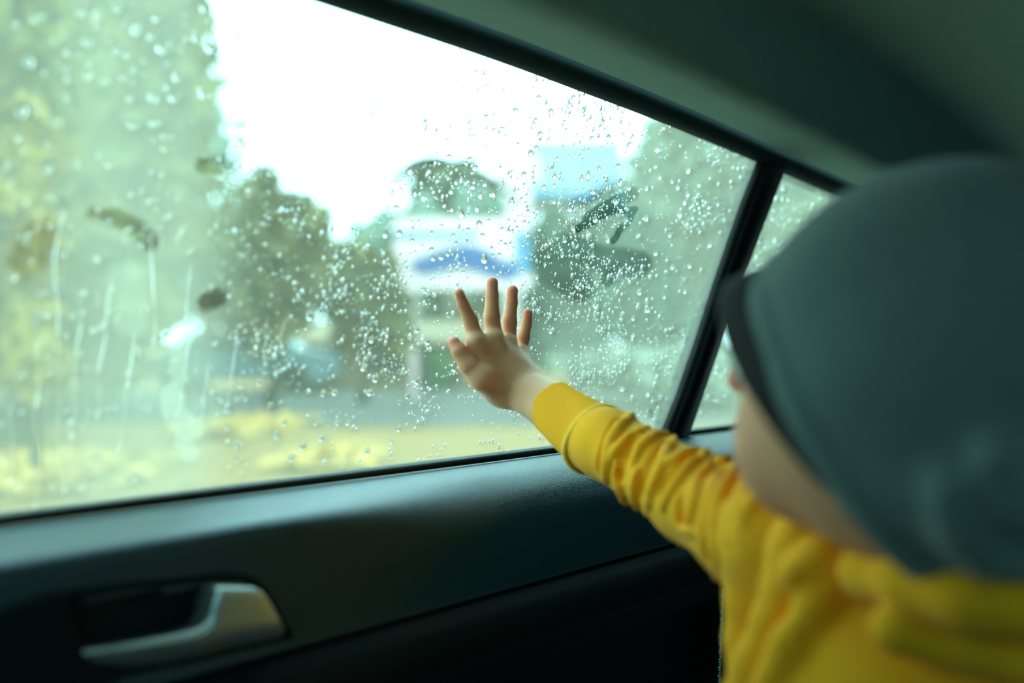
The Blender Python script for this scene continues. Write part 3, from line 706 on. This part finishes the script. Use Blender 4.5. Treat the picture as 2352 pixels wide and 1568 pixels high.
crop(400, 640, 3.485, [(1090,300,34),(2030,505,30),(1580,490,26,1),(1825,500,22),(1945,410,24),(1520,705,34),(1615,800,30,1),(1945,820,28,1),(1565,910,32),(1195,920,26,1),(1285,910,30),(535,850,24,1),(310,880,20),(680,830,26),(815,745,22),(770,1010,26),(510,960,20),(575,965,20),(890,1150,26),(1130,1150,24),(1310,1150,24),(1395,1150,26),(1870,935,24),(1805,985,22),(510,1320,36),(430,1190,24),(820,1240,32),(1180,1270,34),(1030,1330,34),(1550,1380,28),(1205,1460,24),(1800,1195,28),(1740,1305,20),(940,1430,30),(510,1435,32),(880,590,22),(1705,445,20),(2000,95,26)])
crop(0, 0, 3.485, [(120,200,24,1),(260,160,24,1),(330,130,22),(650,100,34),(775,120,30,1),(935,65,28),(700,335,38),(925,405,32),(1085,240,40,1),(1015,440,30),(1205,290,30),(1290,390,44),(225,495,42),(705,600,36),(840,640,30),(985,620,30),(175,890,44),(450,970,32),(1220,770,40),(1385,785,36),(1625,755,36),(1060,1000,36),(1225,985,32),(1035,790,28),(380,1350,32),(870,1310,32),(790,1240,26),(1315,1190,26),(1805,190,32),(1900,300,38),(1680,390,40),(1560,310,28),(1410,620,34),(1920,1140,38),(1740,45,32),(1625,70,28),(1245,150,28)])
crop(0, 450, 3.485, [(95,650,34),(500,465,26),(365,950,26),(520,1115,28),(160,1440,28),(385,1410,30),(1240,1140,30,1),(1320,1090,28),(1410,1315,24),(785,860,20),(940,960,22,1),(355,775,24)])
crop(0, 560, 2.138, [(655,1160,20),(910,1165,18),(395,1195,18),(475,1045,16),(820,845,18),(1170,985,16)])
crop(1600, 300, 5.88, [(1165,780,28),(1150,920,26),(1230,930,24),(1520,740,22),(1460,1050,22,1),(1020,1190,28),(1260,1200,24),(880,1230,18),(1320,880,18),(1440,930,18)])
# keep the first of any pair written down twice, drop those under the seals
keep_b = []
for e in BIG:
    if all(math.hypot(e[0]-k[0], e[1]-k[1]) > .6 * (e[2] + k[2]) for k in keep_b): keep_b.append(e)
keep_b.sort(key=lambda e: -e[2]); keep_b = keep_b[:300]
protos = [bpy.data.meshes.new('raindrop') for _ in range(10)]
for k, me in enumerate(protos):
    V, fs = drop_mesh(k, 22, 8, tail=.55 if k >= 6 else 0.0, h=.50 + .04*(k % 3), irr=.10 + .03*(k % 2))
    me.from_pydata([tuple(map(float, p)) for p in V], [], fs); me.update(); me.materials.append(M_water)
    me.polygons.foreach_set('use_smooth', [len(f.vertices) == 4 or max(f.vertices) > len(V) - 2 for f in me.polygons])
from mathutils import Matrix
ZONE = [('raindrop on the small quarter glass behind the divider bar', 'raindrops on the quarter glass'),
        ('raindrop on the bright upper part of the wet door window', 'raindrops on the upper door window'),
        ('raindrop on the fogged front third of the wet door window', 'raindrops on the fogged front of the door window'),
        ('raindrop low on the wet door window, above the door sill', 'raindrops low on the door window'),
        ('raindrop on the middle of the wet door window, around the sign outside', 'raindrops on the middle of the door window'),
        ('raindrop on the fogged rear part of the wet door window', 'raindrops on the fogged rear of the door window')]
def zone(px, py):
    if px > 1735 - .36*(py - 370) + 60: return 0
    if px < 480: return 2
    if py < 330: return 1
    if py > 850: return 3
    return 4 if px < 1235 else 5
for k, (px, py, r_, tall) in enumerate(keep_b):
    P = gl(np.float64(px), np.float64(py), .0042); rad = r_ * (P @ F) / FP * .98
    o = bpy.data.objects.new('raindrop', protos[6 + k % 4] if tall else protos[k % 6]); C.objects.link(o); TOP.append(o)
    rot = random.uniform(-.25, .25) + (.15 if px > 1200 else 0) * -1
    if not tall: rot = random.uniform(0, 6.28) if k % 2 else rot
    sx = rad * 1.12
    c_, s_ = math.cos(rot), math.sin(rot); X = (c_*WX + s_*WU) * sx; Y = (-s_*WX + c_*WU) * rad; Z = WN * rad
    o.matrix_world = Matrix(((X[0], Y[0], Z[0], P[0]), (X[1], Y[1], Z[1], P[1]), (X[2], Y[2], Z[2], P[2]), (0, 0, 0, 1)))
    lb, gp = ZONE[zone(px, py)]; sz = 'large' if r_ > 7.6 else 'middling' if r_ > 5.6 else 'small'; shp = 'tall' if tall else 'round'
    tag(o, sz + ' ' + shp + ' ' + lb, 'raindrop', sz + ' ' + shp + ' ' + gp)
# the fine spray of droplets that nobody could count
def dens(px, py):
    n = fbm(px / 70, py / 70); d = .22
    d += .9 * smooth(1150, 1300, px + .2*(py-500)) * (py > 150)
    d += .8 * math.exp(-((px - 780)/260)**2 - ((py - 720)/200)**2) + .6 * math.exp(-((px - 1050)/220)**2 - ((py - 620)/260)**2)
    d *= .25 + 1.6 * smooth(.38, .62, n)
    if px < 460: d *= .55
    if py > 960: d *= .45
    return d
W_, Fs_ = [], []; cnt = 0; base = 0
small = [drop_mesh(100 + k, 8, 3, tail=.5 if k > 3 else 0, h=.5, irr=.08) for k in range(6)]
tiny = [drop_mesh(200 + k, 6, 2, tail=0, h=.5, irr=0.05) for k in range(2)]
tries = 0
while cnt < 7800 and tries < 120000:
    tries += 1; px, py = random.uniform(-20, 1960), random.uniform(-20, 1190)
    if random.random() > dens(px, py) / 1.8: continue
    P = gl(np.float64(px), np.float64(py), .0042); z = P[2]
    if z > roof_z(P[0]) or z < -.112: continue
    if edge_x(DIV, z) - .004 < P[0] < edge_x(DIVR, z) + .004: continue
    u_ = random.random()
    r_ = (1.1 + 1.3*random.random()) if u_ < .74 else (2.4 + 1.8*random.random()) if u_ < .95 else (4 + 2.0*random.random())
    if P[0] > edge_x(DIVR, z): r_ *= 1.0
    rad = r_ * (P @ F) / FP; V, fs = random.choice(tiny if r_ < 2.4 else small)
    W_.append(to_glass(V, P, rad, random.uniform(-.5, .3), random.uniform(1, 1.35)))
    Fs_ += [tuple(i + base for i in f) for f in fs]; base += len(V); cnt += 1
o = add('droplet_spray', np.vstack(W_), Fs_, M_water); tag(o, 'fine spray of tiny droplets all over the wet side windows', 'droplets', kind='stuff')
# thin runnels of water down the fogged front part
RUN = [[(78,680),(85,760),(84,810),(90,880),(78,960),(92,1040),(86,1110),(80,1170)], [(148,470),(130,560),(124,600),(132,720),(132,800),(136,900),(134,990),(150,1080),(146,1130)],
       [(178,650),(184,740),(176,800),(170,880),(172,930),(164,1010)], [(258,630),(246,700),(240,780),(226,850),(228,900),(224,960)], [(312,740),(300,840),(290,900),(284,980),(270,1040)],
       [(440,600),(432,660),(428,720),(434,770),(424,850),(416,920),(404,960)], [(480,820),(474,880),(466,930),(462,960)], [(545,740),(540,800),(530,870),(524,920),(522,950)],
       [(615,720),(610,780),(606,840),(606,860)], [(668,710),(652,745),(645,770),(648,800)], [(345,520),(350,640),(356,740),(352,800)], [(30,900),(24,960),(30,1040),(22,1110)]]
for k, pts_ in enumerate(RUN):
    cv = catmull([(a, b, 0) for a, b in pts_], 5); Q3 = [gl(np.float64(a), np.float64(b), .0041) for a, b, _ in cv]; V = []; m_ = 6
    for i, c_ in enumerate(Q3):
        t_ = Q3[min(i+1, len(Q3)-1)] - Q3[max(i-1, 0)]; t_ /= np.linalg.norm(t_); s_ = np.cross(t_, WN)
        wd = .00042 + .00012*math.sin(i*.9 + k); wd *= min(1, (i+1)/4) if i < len(Q3)-3 else 1.35
        for j in range(m_): a_ = math.pi * j/(m_-1); V.append(c_ + s_*wd*math.cos(a_) + WN*wd*.2*math.sin(a_))
    f1 = list(map(tuple, grid_faces(len(Q3), m_))) + [(i*m_, i*m_+m_-1, (i+1)*m_+m_-1, (i+1)*m_) for i in range(len(Q3)-1)] + [tuple(range(m_)), tuple(((len(Q3)-1)*m_ + j) for j in range(m_))[::-1]]
    o = add('water_trickle', V, f1, M_water)
    tag(o, 'thin wavy trickle of rain running down the fogged front of the door window', 'trickle', 'trickles on the fogged glass')

# ------------------------------------------------------------------ the street outside
def G0(px, t): d = ray(np.float64(px), np.float64(784)) * t; return np.array([d[0], d[1], -ZC])
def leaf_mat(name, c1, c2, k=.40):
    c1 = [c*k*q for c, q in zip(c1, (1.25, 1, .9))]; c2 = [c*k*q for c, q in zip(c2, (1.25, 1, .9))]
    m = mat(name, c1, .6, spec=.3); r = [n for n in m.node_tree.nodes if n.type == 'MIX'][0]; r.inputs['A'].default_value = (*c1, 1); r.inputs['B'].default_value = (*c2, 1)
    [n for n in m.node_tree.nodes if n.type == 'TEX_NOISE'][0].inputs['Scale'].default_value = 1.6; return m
M_bark = mat('bark', (.12, .10, .07), .9, bump=(20, .02))
M_grass = leaf_mat('verge_grass', (.50, .30, .06), (.60, .37, .10)); M_grass.node_tree.nodes['Principled BSDF'].inputs['Roughness'].default_value = .9
M_road = mat('wet_asphalt', (.10, .085, .075), .75, spec=.15, bump=(40, .01), var=.2, vscale=.6)
M_conc = mat('bounce_concrete', (.36, .25, .20), .7, spec=.2, bump=(30, .01), var=.15, vscale=1)  # lane out of view, made pale to bounce light up onto the headliner
M_leaflit = mat('fallen_leaves', (.55, .30, .05), .8, var=.2)
M_white = mat('white_panel', (.86, .60, .60), .4, var=.02); M_blue = mat('blue_panel', (.008, .07, .26), .4, var=.05); M_sky_blue = mat('light_blue_panel', (.04, .22, .42), .4, var=.04)
M_brown = mat('brown_timber', (.20, .13, .08), .8, bump=(15, .02)); M_tile = mat('rust_roof', (.22, .15, .08), .8, bump=(8, .05)); M_dark = mat('dark_opening', (.02, .025, .025), .5)
M_car = mat('grey_blue_paint', (.16, .26, .30), .25, metal=.3); M_tyre = mat('tyre', (.02, .02, .02), .8); M_cglass = mat('car_glass', (.05, .08, .09), .08, spec=.8)
gv = np.array([G0(-6000, 2.0), G0(-9000, 150), G0(9000, 150), G0(6000, 2.0)]); 
n_ = 40
tg = tag(add('ground', [( -150, 3.6, -ZC), (150, 3.6, -ZC), (200, 250, -ZC), (-200, 250, -ZC), (-150, -60, -ZC), (150, -60, -ZC)], [(0,1,2,3), (4,5,1,0)], None, smooth_=False, mats=[M_grass, M_conc], fm=[0, 1]), 'yellow-green grass verge beside the car', kind='structure')
def strip(name, mt, t0, t1, p0, p1, dz, label):
    m_ = 24; V = []
    for t in (t0, t1):
        for k in range(m_): a = G0(p0 + (p1 - p0)*k/(m_-1), t * (1 + .02*math.sin(k*1.7))); V.append(a + U*dz)
    return tag(add(name, V, [(k, k+1, m_+k+1, m_+k) for k in range(m_-1)], mt, smooth_=False), label, kind='structure')
strip('road', M_road, 13.5, 24, -3000, 6000, .012, 'wet grey road across the view')
def tree(name, px, t, z0, z1, wpx, leafm, label, n=1500, trunk=True, leaf=.16, droop=0, cl=26):
    b = G0(px, t); root = empty(name, b); h = z1 + ZC; wr = wpx * t / FP / 2; rg = np.random.default_rng(int(abs(px)*7 + t))
    if trunk:
        mb = MB(); mb.tube([b, b + U*h*.3 + R*.05*h, b + U*h*.62, b + U*h*.85], [wr*.09+.05, wr*.07+.04, wr*.05+.02, .02], 8)
        for k in range(5): a = rg.uniform(0, 6.28); mb.tube([b + U*h*(.35+.08*k), b + U*h*(.5+.08*k) + wr*.5*(math.cos(a)*R + math.sin(a)*F)], [wr*.04+.02, .015], 6)
        o = mb.build('trunk', M_bark, None, True); TOP.remove(o); adopt(o, root)
    c0 = b + U*(ZC + (z0 + z1)/2); hz = (z1 - z0)/2; cs = []
    for _ in range(cl):
        v_ = rg.normal(size=3); v_ /= np.linalg.norm(v_); s = rg.uniform(.15, .86); cs.append(c0 + v_[0]*s*wr*R + v_[1]*s*wr*F + v_[2]*s*hz*U)
    cs = np.array(cs); V = []; 
    ci = rg.integers(0, cl, n); d = rg.normal(size=(n, 3)); d /= np.linalg.norm(d, axis=1)[:, None]
    P = cs[ci] + d * (rg.uniform(.4, 1, n)**.5)[:, None] * np.array([wr, wr, hz]) * .34
    a = rg.normal(size=(n, 3)); a /= np.linalg.norm(a, axis=1)[:, None]; a[:, 2] -= droop; b2 = np.cross(a, rg.normal(size=(n, 3))); b2 /= np.linalg.norm(b2, axis=1)[:, None] + 1e-6
    L = leaf * rg.uniform(.7, 1.4, n)[:, None]
    V = np.stack([P - a*L, P + b2*L*.45, P + a*L, P - b2*L*.45], 1).reshape(-1, 3)
    o = add('crown', V, np.arange(4*n).reshape(-1, 4), leafm, None, False); TOP.remove(o); adopt(o, root); o['kind'] = 'stuff'
    tag(root, label, 'tree' if trunk else 'bush', 'trees across the street'); return root
L_yel = leaf_mat('yellow_leaves', (.62, .44, .03), (.55, .50, .08)); L_yg = leaf_mat('yellow_green_leaves', (.30, .36, .08), (.40, .42, .10))
L_gr = leaf_mat('olive_leaves', (.25, .27, .08), (.40, .38, .12)); L_dk = leaf_mat('dark_teal_leaves', (.03, .15, .12), (.06, .24, .18)); L_pale = leaf_mat('hazed_green_leaves', (.22, .30, .24), (.26, .36, .28), .8)  # the pale set has rain haze mixed into its leaf colour
L_haze = leaf_mat('rain_hazed_leaves', (.20, .34, .30), (.26, .42, .36), .75)  # distant rain haze is put into this leaf colour
L_palm = leaf_mat('palm_leaves', (.10, .12, .05), (.16, .17, .07))
L_br = leaf_mat('bright_green_leaves', (.05, .36, .10), (.10, .45, .14))
tree('autumn_tree', -90, 7.0, -.5, 2.1, 560, L_yel, 'tree with bright yellow autumn leaves at the front edge of the window', 1800, leaf=.12)
tree('autumn_tree', 75, 8.5, .45, 1.1, 150, L_yel, 'small round yellow tree low at the front of the window', 700, leaf=.10)
tree('leafy_tree', 30, 11.2, -.6, 6.8, 860, L_yg, 'tall wide yellow-green tree filling the fogged front of the window', 13000, leaf=.30, cl=110)
tree('hedge_bush', 60, 17, -ZC, 3.2, 860, L_yg, 'broad yellow-green bush under the tall tree at the front', 11000, trunk=False, leaf=.22, cl=60)
tree('leafy_tree', 620, 17.5, -.3, 3.05, 330, L_gr, 'olive green tree standing left of the blue and white sign', 2400, leaf=.20, droop=.6)
tree('leafy_tree', 830, 18.5, -.4, 1.75, 260, L_gr, 'lower olive tree between the tall one and the sign', 1600, leaf=.20)
t = 30.0; b = G0(1030, t); pm = empty('palm_tree', b); tag(pm, 'palm tree with drooping fronds showing above the billboard', 'tree', 'trees across the street')
top = b + U*(ZC + (784-385)*t/FP); mb = MB(); mb.tube([b, b + U*2 + R*.1, top], [.16, .13, .10], 8); o = mb.build('trunk', M_bark, None, True); TOP.remove(o); adopt(o, pm)
for k in range(13):
    an = 2*math.pi*k/13 + .3; dr = math.cos(an)*R + math.sin(an)*F; sd = np.cross(dr, U); V = []; m_ = 9; up = .5 + .35*(k % 3)
    for i in range(m_):
        s_ = i/(m_-1); c_ = top + dr*(2.2*s_) + U*(up*s_ - 1.5*s_*s_); wd = .5*math.sin(math.pi*min(1, .12 + s_*.9))
        V += [c_ - sd*wd - U*.08, c_, c_ + sd*wd - U*.08]
    o = add('frond', V, grid_faces(m_, 3), L_palm); TOP.remove(o); adopt(o, pm)
tree('dark_tree', 1330, 22.5, -.6, 3.85, 270, L_dk, 'dark teal tree right of the sign', 2200, leaf=.22)
tree('dark_tree', 1480, 25, -.8, 3.3, 240, L_dk, 'second dark teal tree further along the street', 1800, leaf=.22)
tree('pale_tree', 1640, 31, -.8, 10.6, 560, L_pale, 'rain-pale green tree behind the divider bar', 12000, leaf=.26)
tree('pale_tree', 1900, 40, -.8, 11.8, 400, L_pale, 'rain-pale green tree seen through the quarter glass', 9000, leaf=.26)
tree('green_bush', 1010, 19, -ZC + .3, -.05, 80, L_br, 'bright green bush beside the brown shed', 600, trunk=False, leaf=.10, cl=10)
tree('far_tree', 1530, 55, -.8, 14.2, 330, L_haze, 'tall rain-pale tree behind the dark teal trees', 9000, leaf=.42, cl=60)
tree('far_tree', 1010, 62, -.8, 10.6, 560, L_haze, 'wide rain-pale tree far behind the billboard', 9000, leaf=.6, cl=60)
tree('far_tree', 450, 40, -.8, 12.5, 260, L_haze, 'sparse added tree softening the sky edge at the fogged front', 1000, leaf=.40, cl=50)  # added as thin cover so the sky edge falls to a middle brightness
tree('dark_bush', 1265, 26.5, -ZC, 1.95, 190, L_dk, 'rounded dark teal bush just right of the raised hand', 2200, trunk=False, leaf=.2, cl=26)
tree('hedge_bush', 1560, 18.0, -ZC, -.05, 560, L_pale, 'long rain-pale green hedge at the foot of the trees on the right', 3000, trunk=False, leaf=.2, cl=40)
# blue and white sign
def frame_at(px, t): return G0(px, t)
rz = math.atan2(R[1], R[0])
t = 20.0; b = G0(1060, t); wd = 312*t/FP/2; zz0, zz1 = (784-665)*t/FP + ZC, (784-500)*t/FP + ZC
sg = empty('billboard', b); tag(sg, 'blue and white billboard standing across the street above the hand', 'sign')
def sub(mb, name, m, parent, sm=False): o = mb.build(name, m, None, sm); TOP.remove(o); adopt(o, parent); return o
hgt = zz1 - zz0
sub(MB().box((-wd, -.06, zz0), (wd, .06, zz1), rz, b), 'panel', M_white, sg)
sub(MB().box((-wd, -.09, zz0 + hgt*.72), (wd*.25, -.06, zz0 + hgt*.80), rz, b), 'stripe', M_sky_blue, sg)
sub(MB().box((wd*.80, -.09, zz0 + hgt*.22), (wd, -.06, zz0 + hgt*.80), rz, b), 'side_block', M_sky_blue, sg)
mb = MB(); pts_ = [(-.78, .36), (-.45, .50), (-.15, .60), (.10, .62), (.35, .56), (.62, .40), (.80, .38), (.80, .14), (.50, .16), (.25, .24), (.0, .30), (-.3, .24), (-.6, .20)]
fr_ = [b + R*(x*wd) + U*(zz0 + hgt*y) - F*.10 for x, y in pts_]; bk_ = [q_ + F*.03 for q_ in fr_]; m_ = len(pts_)
mb.put(fr_ + bk_, [tuple(range(m_))] + [(i, (i+1) % m_, m_ + (i+1) % m_, m_ + i) for i in range(m_)]); sub(mb, 'wave_band', M_blue, sg)
for s in (-.7, .7): sub(MB().box((s*wd - .07, -.05, 0), (s*wd + .07, .05, zz0), rz, b), 'post', M_white, sg)
# fuel-station style canopy and white pylon beyond
t = 46.0; b = G0(1315, t); cp = empty('canopy', b); tag(cp, 'light blue flat canopy on posts far behind the billboard', 'canopy')
z0, z1 = (784-470)*t/FP + ZC, (784-345)*t/FP + ZC; wd = 200*t/FP/2
sub(MB().box((-wd, -2, z0 + .35), (wd, 2, z1), rz, b), 'roof_box', mat('pale_blue', (.32, .42, .46), .5, var=.03), cp)
sub(MB().box((-wd*1.05, -2.05, z0), (wd*1.05, 2.05, z0 + .35), rz, b), 'fascia', M_sky_blue, cp)
for s in (-.7, .7): sub(MB().box((s*wd - .15, -.15, 0), (s*wd + .15, .15, z0), rz, b), 'post', M_white, cp)
t = 34.0; b = G0(1192, t); py_ = empty('pylon_sign', b); tag(py_, 'tall white pylon rising behind the billboard', 'sign')
sub(MB().box((-.45, -.2, 0), (.45, .2, (784-345)*t/FP + ZC), rz, b), 'column', M_white, py_)
sub(MB().box((-.75, -.25, (784-420)*t/FP + ZC), (.75, .25, (784-360)*t/FP + ZC), rz, b), 'head_panel', M_white, py_)
# brown shed
t = 25.0; b = G0(880, t); sh = empty('shed', b); tag(sh, 'low brown shed with a rusty roof under the olive trees', 'building')
wd = 430*t/FP/2; zt = (784-735)*t/FP + ZC
sub(MB().box((-wd, -1, 0), (wd, 2, zt*.72), rz, b), 'wall', M_brown, sh)
mb = MB(); e_ = [(-wd*1.05, -1.5, zt*.70), (wd*1.05, -1.5, zt*.70), (wd*1.05, .5, zt), (-wd*1.05, .5, zt), (-wd*1.05, 2.4, zt*.70), (wd*1.05, 2.4, zt*.70)]
e_ = [b + R*x + F*y + U*z for x, y, z in e_]; mb.put(e_ + [q_ - U*.12 for q_ in e_], [(0,1,2,3), (3,2,5,4), (6,9,8,7), (9,10,11,8), (0,6,7,1), (4,5,11,10), (0,3,9,6), (3,4,10,9), (1,7,8,2), (2,8,11,5)])
sub(mb, 'roof', M_tile, sh)
for s in (-.55, .05): sub(MB().box((s*wd - .45, -1.06, zt*.25), (s*wd + .45, -1.0, zt*.58), rz, b), 'window', M_dark, sh)
sub(MB().box((.6*wd - .5, -1.06, 0), (.6*wd + .5, -1.0, zt*.62), rz, b), 'door', M_dark, sh)
# parked car
t = 22.5; b = G0(560, t); pc = empty('parked_car', b); tag(pc, 'grey-blue parked car on the far side of the wet road', 'car')
pr_ = [(-2.0,.35),(-2.05,.75),(-1.5,.92),(-.8,1.38),(.6,1.42),(1.35,.98),(2.0,.88),(2.1,.4),(1.9,.3),(-1.8,.3)]
V = [b + R*x + F*y + U*z for y in (-.85, .85) for x, z in pr_]; m_ = len(pr_)
mb = MB().put(V, [tuple(range(m_)), tuple(range(m_, 2*m_))[::-1]] + [(i, m_+i, m_+(i+1) % m_, (i+1) % m_) for i in range(m_)]); sub(mb, 'body_shell', M_car, pc)
for xs_ in ([(-1.25,.95),(-.75,1.28),(-.15,1.32),(-.15,.95)], [(-.05,.95),(-.05,1.32),(.55,1.33),(1.1,.97)]):
    V = [b + R*x - F*(.87 + k*.0) + U*z for k in (0,) for x, z in xs_] + [b + R*x - F*.84 + U*z for x, z in xs_]
    sub(MB().put(V, [(0,1,2,3), (7,6,5,4)] + [(i, 4+i, 4+(i+1) % 4, (i+1) % 4) for i in range(4)]), 'window', M_cglass, pc)
for x in (-1.3, 1.35):
    for y in (-.8, .8): sub(MB().tube([b + R*x + F*(y-.1) + U*.32, b + R*x + F*(y+.1) + U*.32], .32, 16), 'wheel', M_tyre, pc)
# patches of fallen yellow leaves on the verge
for k, (px, py, wpx, hpx, lb) in enumerate([(560, 985, 230, 40, 'long patch of fallen yellow leaves at the edge of the wet road'), (760, 1060, 180, 40, 'patch of fallen yellow leaves on the verge by the door sill'), (120, 1090, 420, 80, 'wide carpet of fallen yellow leaves beside the front of the car')]):
    t = ZC * FP / (py - 784); rg = np.random.default_rng(k); n = 500; rx = wpx*t/FP/2; ry = (ZC*FP/(py - hpx/2 - 784) - ZC*FP/(py + hpx/2 - 784))/2; c_ = G0(px, t)
    q_ = np.clip(rg.normal(size=(n, 2)) * .55, -1.1, 1.1); P = c_ + q_[:, :1]*rx*R + q_[:, 1:]*ry*F + U*(.03 + rg.uniform(0, .04, n)[:, None]); a = rg.normal(size=(n, 3)); a[:, 2] *= .25; a /= np.linalg.norm(a, axis=1)[:, None]; b2 = np.cross(a, U)
    L = .16*rg.uniform(.7, 1.3, n)[:, None]
    tag(add('leaf_litter', np.stack([P-a*L, P+b2*L*.6, P+a*L, P-b2*L*.6], 1).reshape(-1, 3), np.arange(4*n).reshape(-1, 4), M_leaflit, None, False), lb, 'leaves', kind='stuff')

# ------------------------------------------------------------------ stand everything on the street level
for o in TOP: o.location.z += ZC
